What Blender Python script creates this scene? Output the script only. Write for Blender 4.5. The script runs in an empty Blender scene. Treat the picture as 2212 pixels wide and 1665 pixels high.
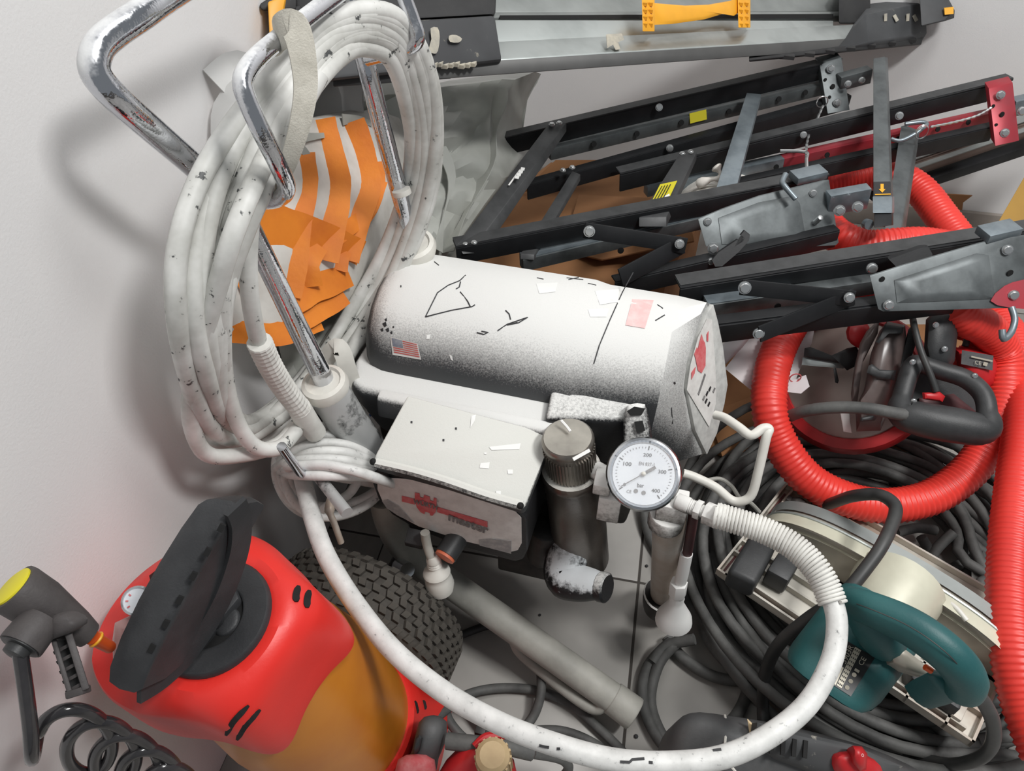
import bpy, bmesh, math, random
from mathutils import Vector, Matrix, noise
random.seed(7)
PI = math.pi
scene = bpy.context.scene
col = scene.collection
# ------------------------------------------------------------------ camera
CAM_H = 1.0; FOC = 1600.0; CX = 1106.0; CY = 832.5; S2 = math.sqrt(0.5)
cam_d = bpy.data.cameras.new('camera'); cam = bpy.data.objects.new('camera', cam_d); col.objects.link(cam)
cam.location = (0, 0, CAM_H); cam.rotation_euler = (math.radians(45), 0, 0)
cam_d.sensor_width = 36.0; cam_d.lens = 36.0*FOC/2212.0; cam_d.clip_start = 0.02
scene.camera = cam
# ------------------------------------------------------------------ world, lamps, exposure
w = bpy.data.worlds.new('world'); scene.world = w; w.use_nodes = True
w.node_tree.nodes['Background'].inputs[0].default_value = (0.90, 0.95, 1.0, 1)
w.node_tree.nodes['Background'].inputs[1].default_value = 0.20
def area(name, loc, target, sx, sy, power, c=(1, 0.992, 0.98)):
    l = bpy.data.lights.new(name, 'AREA'); l.shape = 'RECTANGLE'; l.size = sx; l.size_y = sy; l.energy = power; l.color = c
    o = bpy.data.objects.new(name, l); col.objects.link(o); o.location = loc
    o.rotation_euler = (Vector(target)-Vector(loc)).to_track_quat('-Z', 'Y').to_euler()
    return o
area('ceiling_lamp', (1.15, -0.05, 2.5), (1.0, 0.1, 0), 0.55, 0.30, 34)
area('ceiling_lamp', (0.7, 0.65, 2.6), (0.7, 0.75, 0), 0.6, 0.5, 14.5)
vs = scene.view_settings; vs.view_transform = 'Standard'; vs.look = 'None'; vs.exposure = 0.27; vs.gamma = 1.0; vs.use_curve_mapping = False
# ------------------------------------------------------------------ pixel -> place
def D(px, py, d):
    x = (px-CX)/FOC*d; u = (CY-py)/FOC*d
    return Vector((x, S2*(u+d), CAM_H+S2*(u-d)))
def Zp(px, py, z):
    k = (CY-py)/FOC
    return D(px, py, (CAM_H-z)/S2/(1-k))
def PD(l): return [D(*p) for p in l]
def PZ(l): return [Zp(*p) for p in l]
def PP(px, py, p0, n):
    o = Vector((0, 0, CAM_H)); r = D(px, py, 1.0)-o
    return o+r*((p0-o).dot(n)/r.dot(n))
YAW = math.radians(11.5)
E1 = Vector((math.cos(YAW), -math.sin(YAW), 0)); E2 = Vector((math.sin(YAW), math.cos(YAW), 0)); UP = Vector((0, 0, 1))
WL = -0.423; WB = 1.706            # left wall: E1.p = WL, back wall: E2.p = WB
# ------------------------------------------------------------------ mesh pieces: each returns (verts, faces)
def catm(pts, n=6, closed=False):
    pts = [Vector(p) for p in pts]; m = len(pts); out = []
    rng = range(m) if closed else range(m-1)
    for i in rng:
        if closed: p0, p1, p2, p3 = pts[(i-1) % m], pts[i], pts[(i+1) % m], pts[(i+2) % m]
        else: p0, p1, p2, p3 = pts[max(i-1, 0)], pts[i], pts[i+1], pts[min(i+2, m-1)]
        for j in range(n):
            t = j/n
            out.append(0.5*((2*p1)+(p2-p0)*t+(2*p0-5*p1+4*p2-p3)*t*t+(3*p1-p0-3*p2+p3)*t**3))
    if not closed: out.append(pts[-1])
    return out
def tube(pts, r, seg=10, closed=False, cap=True, rf=None, sx=1.0, ref=None):
    pts = [Vector(p) for p in pts]; m = len(pts); V = []; F = []
    def tan(i):
        a = pts[(i-1) % m] if closed else pts[max(i-1, 0)]; b = pts[(i+1) % m] if closed else pts[min(i+1, m-1)]
        t = (b-a); return t.normalized() if t.length > 1e-9 else Vector((0, 0, 1))
    t0 = tan(0)
    nrm = (Vector(ref) if ref is not None else (UP if abs(t0.z) < 0.9 else Vector((1, 0, 0))))
    nrm = (nrm-t0*nrm.dot(t0)).normalized()
    for i in range(m):
        t = tan(i); nrm = (nrm-t*nrm.dot(t)).normalized(); b = t.cross(nrm)
        rr = rf(i/(m-1 if m > 1 else 1))*r if rf else (r[i] if isinstance(r, (list, tuple)) else r)
        for k in range(seg):
            a = 2*PI*k/seg
            V.append(pts[i]+nrm*(math.cos(a)*rr)+b*(math.sin(a)*rr*sx))
    for i in range(m if closed else m-1):
        j = (i+1) % m
        for k in range(seg):
            l = (k+1) % seg
            F.append((i*seg+k, i*seg+l, j*seg+l, j*seg+k))
    if cap and not closed:
        F.append(tuple(range(seg-1, -1, -1))); F.append(tuple((m-1)*seg+k for k in range(seg)))
    return V, F
def ring_loft(rings, cap0=True, cap1=True):
    n = len(rings[0]); V = [Vector(p) for r in rings for p in r]; F = []
    for i in range(len(rings)-1):
        for k in range(n):
            l = (k+1) % n
            F.append((i*n+k, i*n+l, (i+1)*n+l, (i+1)*n+k))
    if cap0: F.append(tuple(range(n-1, -1, -1)))
    if cap1: F.append(tuple((len(rings)-1)*n+k for k in range(n)))
    return V, F
def prism(poly, vec):
    poly = [Vector(p) for p in poly]; vec = Vector(vec)
    return ring_loft([poly, [p+vec for p in poly]])
def frame(axis, ref=None):
    z = Vector(axis).normalized(); r = Vector(ref) if ref is not None else (UP if abs(z.z) < 0.95 else Vector((1, 0, 0)))
    x = (r-z*r.dot(z)).normalized(); return x, z.cross(x), z
def lathe(c, axis, prof, seg=28, ref=None, caps=True, rfun=None):
    x, y, z = frame(axis, ref); c = Vector(c); rings = []
    for r, h in prof:
        rings.append([c+z*h+(x*math.cos(2*PI*k/seg)+y*math.sin(2*PI*k/seg))*(max(r, 1e-5)*(rfun(2*PI*k/seg, h) if rfun else 1)) for k in range(seg)])
    return ring_loft(rings, caps, caps)
def box(c, ax, ay, az, hx, hy, hz):
    c = Vector(c); ax = Vector(ax).normalized(); ay = Vector(ay).normalized(); az = Vector(az).normalized()
    V = [c+ax*(hx*i)+ay*(hy*j)+az*(hz*k) for i in (-1, 1) for j in (-1, 1) for k in (-1, 1)]
    return V, [(0, 1, 3, 2), (4, 6, 7, 5), (0, 4, 5, 1), (2, 3, 7, 6), (0, 2, 6, 4), (1, 5, 7, 3)]
def rail(p, q, h, wd, up=UP):
    """box bar; p and q are on its top front edge, h hangs down, wd goes back from the viewer"""
    p = Vector(p); q = Vector(q); a = (q-p).normalized(); u = (Vector(up)-a*a.dot(up)).normalized(); bk = a.cross(u)
    if bk.y < 0: bk = -bk
    c = (p+q)/2-u*(h/2)+bk*(wd/2)
    return box(c, a, u, bk, (q-p).length/2, h/2, wd/2)
def bar(p, q, wd, th, nrm):
    """flat bar centred on the line p-q, its face looking along nrm"""
    p = Vector(p); q = Vector(q); a = (q-p).normalized(); n = (Vector(nrm)-a*a.dot(Vector(nrm))).normalized(); s = a.cross(n)
    return box((p+q)/2, a, s, n, (q-p).length/2, wd/2, th/2)
def ribbon(pts, wd, th, nrm, closed=False):
    pts = [Vector(p) for p in pts]; m = len(pts); rings = []
    for i in range(m):
        a = pts[(i-1) % m] if closed else pts[max(i-1, 0)]; b = pts[(i+1) % m] if closed else pts[min(i+1, m-1)]
        t = (b-a).normalized(); n0 = nrm[i] if isinstance(nrm, list) else Vector(nrm)
        n0 = (n0-t*t.dot(n0)).normalized(); s = t.cross(n0); ww = wd[i] if isinstance(wd, (list, tuple)) else wd
        rings.append([pts[i]+s*ww/2+n0*th/2, pts[i]-s*ww/2+n0*th/2, pts[i]-s*ww/2-n0*th/2, pts[i]+s*ww/2-n0*th/2])
    if closed: rings.append(rings[0])
    return ring_loft(rings, not closed, not closed)
def toward(p):      # unit vector from a place to the viewer
    return (Vector((0, 0, CAM_H))-Vector(p)).normalized()
def in_room(p, m=.004):      # keep soft things on this side of the two walls and above the floor
    a = E1.dot(p); b = E2.dot(p); p = Vector(p)
    if a < WL+m: p += E1*(WL+m-a)
    if b > WB-m: p += E2*(WB-m-b)
    if p.z < .002: p.z = .002
    return p
def pillow(outl, dfn, front, back, rings=6, sm=0, nz=0.0, nsc=20.0, p=2.0, bs=0.92, ctr=None, wr=0.0, wsc=6.0):
    """solid with the given outline (pixel, its own distance), domed to the front, reaching back by a vector"""
    o2 = [Vector((a[0], a[1], 0)) for a in outl]
    if sm: o2 = catm(o2, sm, True)
    n = len(o2); c = Vector((ctr[0], ctr[1], 0)) if ctr else sum(o2, Vector((0, 0, 0)))/n
    df = dfn if callable(dfn) else (lambda a, b: dfn)
    V = []; F = []
    def P(px, py, off):
        q = D(px, py, df(px, py)-off)
        if nz: q = q+toward(q)*(nz*noise.noise(q*nsc))
        if wr: q = q+toward(q)*(wr*abs(noise.noise(Vector((q.x*wsc, q.y*wsc*0.6, q.z*wsc*1.7+3))))*1.6)
        return q
    V.append(P(c.x, c.y, front))
    for i in range(1, rings+1):
        r = i/rings; off = front*(max(0, 1-r**p))**0.5
        for q in o2:
            e = c+(q-c)*r; V.append(P(e.x, e.y, off))
    for k in range(n): F.append((0, 1+(k+1) % n, 1+k))
    for i in range(rings-1):
        a = 1+i*n; b = a+n
        for k in range(n): F.append((a+k, a+(k+1) % n, b+(k+1) % n, b+k))
    a = 1+(rings-1)*n; last = V[a:a+n]; mid = sum(last, Vector((0, 0, 0)))/n; bv = Vector(back); st = len(V)
    for f_, s_ in ((0.6, 1.0), (1.0, bs)):
        V += [mid+(q-mid)*s_+bv*f_ for q in last]
    for k in range(n): F.append((a+k, a+(k+1) % n, st+(k+1) % n, st+k)); F.append((st+k, st+(k+1) % n, st+n+(k+1) % n, st+n+k))
    F.append(tuple(st+n+k for k in range(n)))
    V = [in_room(v) for v in V]
    return V, F
def sphere(c, r, axis=UP, seg=16, rings=8, sq=1.0):
    return lathe(c, axis, [(r*math.sin(PI*i/rings), -r*sq*math.cos(PI*i/rings)) for i in range(rings+1)], seg)
def hexa(c, axis, r, h, ref=None): return lathe(c, axis, [(r, -h/2), (r, h/2)], 6, ref)
# ------------------------------------------------------------------ objects
def root(name, label, cat, loc, group=None):
    o = bpy.data.objects.new(name, None); col.objects.link(o); o.location = loc; o.empty_display_size = 0.02
    o['label'] = label; o['category'] = cat
    if group: o['group'] = group
    return o
def origin_of(o):
    while o.parent is not None: o = o.parent
    return Vector(o.location)
def mk(name, geo, mat, parent=None, smooth=35, bevel=0, seg=2, label=None, cat=None, group=None, kind=None, sub=0):
    geos = geo if isinstance(geo, list) else [geo]
    V = []; F = []
    for v, f in geos:
        k = len(V); V += [Vector(p) for p in v]; F += [tuple(i+k for i in q) for q in f]
    if parent is not None: org = origin_of(parent)
    else:
        lo = Vector((min(p.x for p in V), min(p.y for p in V), min(p.z for p in V))); hi = Vector((max(p.x for p in V), max(p.y for p in V), max(p.z for p in V)))
        org = Vector(((lo.x+hi.x)/2, (lo.y+hi.y)/2, lo.z))
    me = bpy.data.meshes.new(name); me.from_pydata([tuple(p-org) for p in V], [], F)
    bm = bmesh.new(); bm.from_mesh(me)
    bmesh.ops.recalc_face_normals(bm, faces=bm.faces[:])
    if bevel:
        es = [e for e in bm.edges if len(e.link_faces) == 2 and e.calc_face_angle(0) > math.radians(28)]
        bmesh.ops.bevel(bm, geom=es, offset=bevel, segments=seg, profile=0.5, affect='EDGES', clamp_overlap=True)
    bm.to_mesh(me); bm.free()
    if smooth:
        me.shade_smooth(); me.set_sharp_from_angle(angle=math.radians(smooth))
    me.materials.append(MAT[mat] if isinstance(mat, str) else mat)
    o = bpy.data.objects.new(name, me); col.objects.link(o)
    if parent is not None: o.parent = parent
    else: o.location = org
    if sub:
        s = o.modifiers.new('sub', 'SUBSURF'); s.levels = sub; s.render_levels = sub
    for k, v in (('label', label), ('category', cat), ('group', group), ('kind', kind)):
        if v: o[k] = v
    return o
def put(name, me, parent, M):      # another piece sharing a mesh
    o = bpy.data.objects.new(name, me); col.objects.link(o); o.parent = parent
    o.matrix_local = Matrix.Translation(-origin_of(parent)) @ M
    return o
def basis(x, y, z, p):
    return Matrix(((x.x, y.x, z.x, p.x), (x.y, y.y, z.y, p.y), (x.z, y.z, z.z, p.z), (0, 0, 0, 1)))
def mesh_of(name, geo, mat, bevel=0, smooth=35):
    o = mk(name, geo, mat, None, smooth, bevel); me = o.data; me.transform(Matrix.Translation(o.location)); bpy.data.objects.remove(o); return me
def lettering(body, P0, PR, PT, mat, parent, name='lettering', bold=0.0, spacing=1.0, label=None):
    """flat print; P0 lower left, PR lower right, PT upper left of its box"""
    cu = bpy.data.curves.new(name, 'FONT'); cu.body = body; cu.size = 1.0; cu.offset = bold; cu.space_character = spacing; cu.resolution_u = 3
    t = bpy.data.objects.new('t', cu); col.objects.link(t)
    dg = bpy.context.evaluated_depsgraph_get(); me = bpy.data.meshes.new_from_object(t.evaluated_get(dg))
    bpy.data.objects.remove(t); bpy.data.curves.remove(cu)
    xs = [v.co.x for v in me.vertices]; ys = [v.co.y for v in me.vertices]
    x0, x1, y0, y1 = min(xs), max(xs), min(ys), max(ys); org = origin_of(parent)
    P0, PR, PT = Vector(P0), Vector(PR), Vector(PT)
    for v in me.vertices:
        v.co = P0+(PR-P0)*((v.co.x-x0)/(x1-x0))+(PT-P0)*((v.co.y-y0)/(y1-y0))-org
    me.name = name; me.materials.clear(); me.materials.append(MAT[mat])
    o = bpy.data.objects.new(name, me); col.objects.link(o); o.parent = parent
    if label: o['label'] = label
    return o
def decal(name, pix, p0, n, mat, parent, off=0.0006, label=None):
    pts = [PP(a, b, p0+n*off, n) for a, b in pix]
    return mk(name, prism(pts, -n*0.0004), mat, parent, 0, label=label)
# ------------------------------------------------------------------ materials
MAT = {}
def C(r, g, b):
    f = lambda c: (c/255/12.92 if c/255 <= 0.04045 else ((c/255+0.055)/1.055)**2.4)
    return (f(r), f(g), f(b), 1)
def new(name):
    m = bpy.data.materials.new(name); m.use_nodes = True; MAT[name] = m
    nt = m.node_tree; return m, nt, nt.nodes['Principled BSDF'], nt.nodes, nt.links
def noise_n(nt, scale, detail=4, rough=0.6, dist=0.0):
    tc = nt.nodes.new('ShaderNodeTexCoord'); n = nt.nodes.new('ShaderNodeTexNoise')
    n.inputs['Scale'].default_value = scale; n.inputs['Detail'].default_value = detail; n.inputs['Roughness'].default_value = rough; n.inputs['Distortion'].default_value = dist
    nt.links.new(tc.outputs['Object'], n.inputs['Vector']); return n
def ramp(nt, src, a, b, ca=(0, 0, 0, 1), cb=(1, 1, 1, 1)):
    r = nt.nodes.new('ShaderNodeValToRGB'); e = r.color_ramp.elements
    e[0].position = a; e[1].position = b; e[0].color = ca; e[1].color = cb; nt.links.new(src, r.inputs[0]); return r
def bump(nt, bs, src, st=0.2, dist=0.002):
    b = nt.nodes.new('ShaderNodeBump'); b.inputs['Strength'].default_value = st; b.inputs['Distance'].default_value = dist
    nt.links.new(src, b.inputs['Height']); nt.links.new(b.outputs[0], bs.inputs['Normal'])
def mat(name, c, rough=0.5, metal=0.0, c2=None, scale=25, lo=0.4, hi=0.7, bmp=0.0, bscale=300, spec=None, trans=0, alpha=None, coat=0):
    m, nt, bs, N, L = new(name)
    bs.inputs['Roughness'].default_value = rough; bs.inputs['Metallic'].default_value = metal
    if spec is not None: bs.inputs['Specular IOR Level'].default_value = spec
    if coat: bs.inputs['Coat Weight'].default_value = coat
    if trans: bs.inputs['Transmission Weight'].default_value = trans
    if alpha is not None: bs.inputs['Alpha'].default_value = alpha
    if c2 is None: bs.inputs['Base Color'].default_value = c
    else:
        n = noise_n(nt, scale); r = ramp(nt, n.outputs[0], lo, hi, c, c2); L.new(r.outputs[0], bs.inputs['Base Color'])
    if bmp:
        n2 = noise_n(nt, bscale, 3); bump(nt, bs, n2.outputs[0], bmp)
    return m
def chips(name, c, chip, scale=60, thr=0.62, rough=0.55, metal=0.0, chip_metal=None, chip_rough=None, c2=None, stretch=None, soft=0.03, bmp=0.25):
    """paint film (c, blotched with c2) with chips and specks of another look showing"""
    m, nt, bs, N, L = new(name)
    n = noise_n(nt, scale, 6, 0.65); fac = ramp(nt, n.outputs[0], thr, thr+soft)
    mx = N.new('ShaderNodeMixRGB'); L.new(fac.outputs[0], mx.inputs[0]); mx.inputs[1].default_value = c; mx.inputs[2].default_value = chip
    if c2 is not None:
        n2 = noise_n(nt, scale*0.25, 4); r2 = ramp(nt, n2.outputs[0], 0.38, 0.68, c, c2); L.new(r2.outputs[0], mx.inputs[1])
    L.new(mx.outputs[0], bs.inputs['Base Color']); bs.inputs['Roughness'].default_value = rough; bs.inputs['Metallic'].default_value = metal
    if chip_metal is not None:
        a = ramp(nt, fac.outputs[0], 0, 1, (metal,)*3+(1,), (chip_metal,)*3+(1,)); L.new(a.outputs[0], bs.inputs['Metallic'])
    if chip_rough is not None:
        a = ramp(nt, fac.outputs[0], 0, 1, (rough,)*3+(1,), (chip_rough,)*3+(1,)); L.new(a.outputs[0], bs.inputs['Roughness'])
    if bmp: bump(nt, bs, n.outputs[0], bmp, 0.001)
    return m
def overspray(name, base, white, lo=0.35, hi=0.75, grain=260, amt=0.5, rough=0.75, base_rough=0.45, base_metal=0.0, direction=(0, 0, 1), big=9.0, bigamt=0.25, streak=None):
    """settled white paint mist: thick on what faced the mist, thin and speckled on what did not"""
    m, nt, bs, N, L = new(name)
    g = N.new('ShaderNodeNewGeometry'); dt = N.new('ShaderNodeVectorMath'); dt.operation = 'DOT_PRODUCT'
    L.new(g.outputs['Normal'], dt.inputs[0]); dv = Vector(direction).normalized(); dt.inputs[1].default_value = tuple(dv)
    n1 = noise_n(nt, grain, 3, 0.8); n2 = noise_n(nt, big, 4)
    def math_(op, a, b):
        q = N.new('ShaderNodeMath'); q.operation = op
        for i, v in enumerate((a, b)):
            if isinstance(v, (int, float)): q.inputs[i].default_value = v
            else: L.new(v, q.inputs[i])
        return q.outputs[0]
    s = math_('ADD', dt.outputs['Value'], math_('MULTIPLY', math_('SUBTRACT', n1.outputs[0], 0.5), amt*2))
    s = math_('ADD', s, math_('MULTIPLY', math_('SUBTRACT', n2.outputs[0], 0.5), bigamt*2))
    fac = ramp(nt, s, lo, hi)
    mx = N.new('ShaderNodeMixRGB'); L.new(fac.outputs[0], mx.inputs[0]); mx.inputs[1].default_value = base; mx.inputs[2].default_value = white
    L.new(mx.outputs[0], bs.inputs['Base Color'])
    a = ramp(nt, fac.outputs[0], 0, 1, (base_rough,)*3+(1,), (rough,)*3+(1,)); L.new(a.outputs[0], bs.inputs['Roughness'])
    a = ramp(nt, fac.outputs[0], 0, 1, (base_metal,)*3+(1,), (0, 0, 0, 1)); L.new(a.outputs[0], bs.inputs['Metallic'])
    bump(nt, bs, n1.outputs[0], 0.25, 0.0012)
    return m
mat('wall', C(226, 225, 224), 0.9, c2=C(220, 219, 219), scale=3, bmp=0.12, bscale=420)
mat('grout', C(70, 66, 62), 0.9)
mat('tile', C(168, 165, 160), 0.42, c2=C(150, 147, 142), scale=5, bmp=0.03, bscale=60)
mat('base_tile', C(150, 142, 134), 0.5, c2=C(132, 124, 117), scale=12)
chips('hose_white', C(224, 224, 220), C(70, 72, 72), 75, 0.625, 0.5, c2=C(182, 182, 176))
chips('hose_grimy', C(222, 222, 219), C(120, 121, 121), 170, 0.62, 0.5, c2=C(196, 196, 193), soft=0.10)
mat('sleeve', C(222, 221, 215), 0.6, c2=C(196, 194, 188), scale=30)
mat('white_plastic', C(224, 222, 214), 0.45, c2=C(203, 200, 192), scale=20)
mat('white_clean', C(235, 235, 232), 0.5)
mat('tube_paint', C(176, 174, 166), 0.6, c2=C(142, 141, 134), scale=11, bmp=0.15, bscale=160)
mat('chrome', C(215, 217, 222), 0.07, 1.0, c2=C(190, 192, 198), scale=30)
overspray('chrome_paint', C(205, 207, 212), C(220, 221, 221), 0.25, 0.95, 90, 0.55, 0.6, 0.08, 1.0, (-0.45, -0.2, 0.85), 14, 0.35)
chips('socket_steel', C(168, 170, 170), C(66, 68, 68), 26, 0.52, 0.45, 0.3, 0.4, 0.35, c2=C(196, 196, 194), soft=0.1)
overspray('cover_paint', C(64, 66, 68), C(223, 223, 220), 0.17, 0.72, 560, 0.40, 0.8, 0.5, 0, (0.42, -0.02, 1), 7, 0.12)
overspray('black_spray', C(32, 33, 35), C(225, 225, 222), 0.42, 1.0, 330, 0.5, 0.8, 0.4, 0, (-0.1, 0.1, 1), 8, 0.22)
overspray('panel_spray', C(60, 60, 60), C(226, 225, 221), -0.7, 0.2, 300, 0.3, 0.8, 0.5)
overspray('box_paint', C(58, 60, 61), C(214, 214, 208), 0.30, 0.72, 320, 0.42, 0.8, 0.45, 0, (0, -0.05, 1), 9, 0.15)
mat('end_panel', C(196, 196, 192), 0.7, c2=C(172, 172, 169), scale=90, bmp=0.1)
mat('sticker', C(222, 220, 216), 0.6, c2=C(205, 202, 198), scale=80)
mat('sticker_grey', C(150, 150, 150), 0.6, c2=C(176, 174, 172), scale=160)
mat('fade_red', C(206, 92, 96), 0.6, c2=C(214, 130, 130), scale=120)
mat('fade_pink', C(232, 186, 184), 0.7, c2=C(233, 205, 202), scale=100)
mat('flag_red', C(190, 84, 80), 0.6, c2=C(205, 120, 112), scale=120)
mat('flag_blue', C(120, 124, 136), 0.6, c2=C(160, 162, 168), scale=150)
mat('print_grey', C(112, 110, 110), 0.6, c2=C(140, 138, 137), scale=150)
mat('print_black', C(34, 34, 36), 0.6)
mat('scratch', C(50, 50, 52), 0.7)
overspray('pump_steel', C(118, 112, 106), C(206, 204, 196), 0.62, 1.15, 120, 0.5, 0.5, 0.30, 0.8, (-0.3, -0.2, 0.9), 18, 0.3)
mat('pump_cap', C(150, 146, 138), 0.34, 0.85, c2=C(118, 112, 106), scale=16)
mat('pump_top', C(182, 178, 168), 0.42, 0.45, c2=C(150, 146, 138), scale=22)
mat('steel', C(200, 202, 205), 0.18, 1.0)
mat('dial', C(224, 228, 232), 0.4, c2=C(214, 218, 224), scale=50)
mat('tarnish', C(172, 158, 144), 0.45, 0.2, c2=C(190, 184, 176), scale=22)
overspray('fitting', C(96, 92, 88), C(228, 227, 223), -0.15, 0.5, 160, 0.35, 0.7, 0.35, 0.6, (-0.2, -0.3, 0.9), 20, 0.25)
overspray('elbow_paint', C(30, 31, 33), C(214, 218, 220), 0.05, 0.45, 110, 0.6, 0.7, 0.4, 0, (0.2, 0.3, 0.9), 30, 0.5)
mat('dark_metal', C(52, 50, 49), 0.5, 0.4, c2=C(80, 77, 74), scale=30)
mat('maroon', C(86, 48, 50), 0.5, 0.3, c2=C(64, 40, 42), scale=25)
mat('rubber', C(62, 58, 53), 0.8, c2=C(84, 80, 74), scale=40, bmp=0.2, bscale=200)
mat('tread', C(74, 70, 64), 0.85, c2=C(56, 53, 49), scale=30, bmp=0.2, bscale=250)
mat('rim', C(92, 44, 42), 0.55, 0.2, c2=C(66, 36, 35), scale=15)
mat('orange_cap', C(214, 112, 78), 0.5)
mat('strap', C(206, 202, 190), 0.9, c2=C(184, 180, 168), scale=60, bmp=0.3, bscale=700)
mat('tape', C(226, 130, 30), 0.62, c2=C(205, 108, 24), scale=14, bmp=0.2, bscale=120)
mat('bucket', C(214, 212, 206), 0.6, c2=C(176, 172, 165), scale=12, bmp=0.2, bscale=60)
mat('polythene', C(176, 178, 172), 0.34, c2=C(150, 151, 144), scale=7, bmp=0.15, bscale=40)
mat('polythene_thin', C(214, 214, 212), 0.3, alpha=0.75)
mat('black_paint', C(25, 26, 28), 0.5, 0.0, c2=C(36, 37, 39), scale=15, bmp=0.05, bscale=300, spec=0.3)
mat('black_grey', C(70, 71, 72), 0.5, 0.2, c2=C(52, 53, 54), scale=30)  # grey cross bars, and the painted top light on the black rails
mat('galv', C(140, 150, 156), 0.38, 0.65, c2=C(112, 122, 128), scale=28)
mat('galv_dark', C(104, 109, 110), 0.46, 0.55, c2=C(80, 84, 85), scale=26)
mat('galv_red', C(170, 46, 58), 0.42, 0.3, c2=C(150, 60, 68), scale=14)
mat('bolt', C(206, 208, 208), 0.28, 0.9)
mat('hole', C(10, 10, 10), 0.8)
mat('warn_yellow', C(208, 196, 40), 0.55)
mat('arrow', C(232, 168, 40), 0.55)
mat('alu', C(188, 194, 192), 0.36, 0.7, c2=C(160, 166, 164), scale=10)
mat('alu_dull', C(150, 154, 152), 0.5, 0.5, c2=C(128, 132, 130), scale=9)
mat('alu_shaded', C(98, 98, 97), 0.55, 0.4, c2=C(84, 84, 83), scale=9)  # shaded tone of the ladder aluminium
chips('cap_black', C(58, 59, 61), C(128, 124, 114), 30, 0.66, 0.6, c2=C(74, 76, 78), soft=0.05)
mat('cap_dark', C(40, 40, 41), 0.65, c2=C(52, 52, 52), scale=20)
mat('yellow_plastic', C(236, 168, 40), 0.42, c2=C(214, 150, 36), scale=10)
mat('foam', C(214, 190, 150), 0.9, c2=C(200, 180, 150), scale=60)
mat('hose_red', C(232, 62, 52), 0.42, c2=C(214, 50, 44), scale=6)
mat('cable', C(94, 94, 92), 0.66, c2=C(64, 64, 63), scale=24, bmp=0.2, bscale=200)
mat('cable_dark', C(48, 49, 49), 0.5, c2=C(64, 64, 63), scale=24)
mat('saw_green', C(30, 82, 84), 0.5, c2=C(42, 94, 94), scale=12, bmp=0.1, bscale=400)
mat('saw_plate', C(196, 192, 182), 0.5, 0.25, c2=C(150, 118, 96), scale=9, lo=0.5, hi=0.75)
mat('saw_cream', C(208, 206, 186), 0.45, 0.1, c2=C(182, 178, 160), scale=10)
mat('saw_guard', C(196, 192, 180), 0.36, 0.4, c2=C(160, 154, 142), scale=8)
mat('black_plastic', C(44, 45, 46), 0.5, c2=C(60, 61, 62), scale=25, bmp=0.1, bscale=500)
chips('dusty_black', C(66, 67, 68), C(196, 190, 176), 34, 0.60, 0.7, c2=C(84, 85, 85), soft=0.12)
mat('tool_grey', C(74, 75, 76), 0.6, c2=C(92, 92, 92), scale=18, bmp=0.15, bscale=300)
mat('tool_red', C(190, 36, 40), 0.42, c2=C(170, 32, 36), scale=14)
mat('plate_black', C(36, 36, 37), 0.4)
mat('plate_silver', C(190, 184, 168), 0.45, 0.3)
mat('disc_metal', C(176, 164, 156), 0.4, 0.5, c2=C(150, 136, 130), scale=7)
mat('clear_grey', C(104, 92, 89), 0.3, c2=C(70, 62, 61), scale=16)
mat('paper', C(226, 222, 222), 0.8, c2=C(212, 204, 206), scale=8)
mat('card', C(150, 106, 68), 0.85, c2=C(134, 92, 58), scale=6, bmp=0.05, bscale=120)
mat('board_yellow', C(164, 126, 48), 0.6, c2=C(148, 112, 42), scale=5)
mat('profile_brown', C(120, 104, 96), 0.5, 0.4, c2=C(104, 90, 84), scale=10)
mat('cloth_bag', C(224, 220, 212), 0.85, c2=C(208, 202, 194), scale=14, bmp=0.2, bscale=200)
mat('can_red', C(226, 48, 40), 0.42, c2=C(216, 42, 36), scale=6, bmp=0.06, bscale=260)
mat('can_orange', C(196, 122, 34), 0.35, c2=C(182, 104, 28), scale=8)
mat('can_black', C(42, 43, 45), 0.55, c2=C(54, 55, 57), scale=30, bmp=0.15, bscale=600)
mat('gun_black', C(64, 60, 60), 0.6, c2=C(78, 74, 73), scale=30, bmp=0.12, bscale=500)
mat('hose_gloss', C(36, 35, 37), 0.18, c2=C(58, 56, 57), scale=20, coat=0.3)
mat('cap_yellow', C(218, 206, 44), 0.5)
mat('orange_pipe', C(206, 84, 36), 0.4)
mat('clear', C(225, 190, 185), 0.15, trans=0.6)
mat('chuck', C(196, 172, 132), 0.6, c2=C(172, 148, 112), scale=20)
mat('lens', C(255, 255, 255), 0.04, alpha=0.10)
mat('dried_paint', C(186, 180, 164), 0.85, c2=C(160, 156, 146), scale=80)
mat('blue_print', C(52, 92, 160), 0.5)
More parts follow.
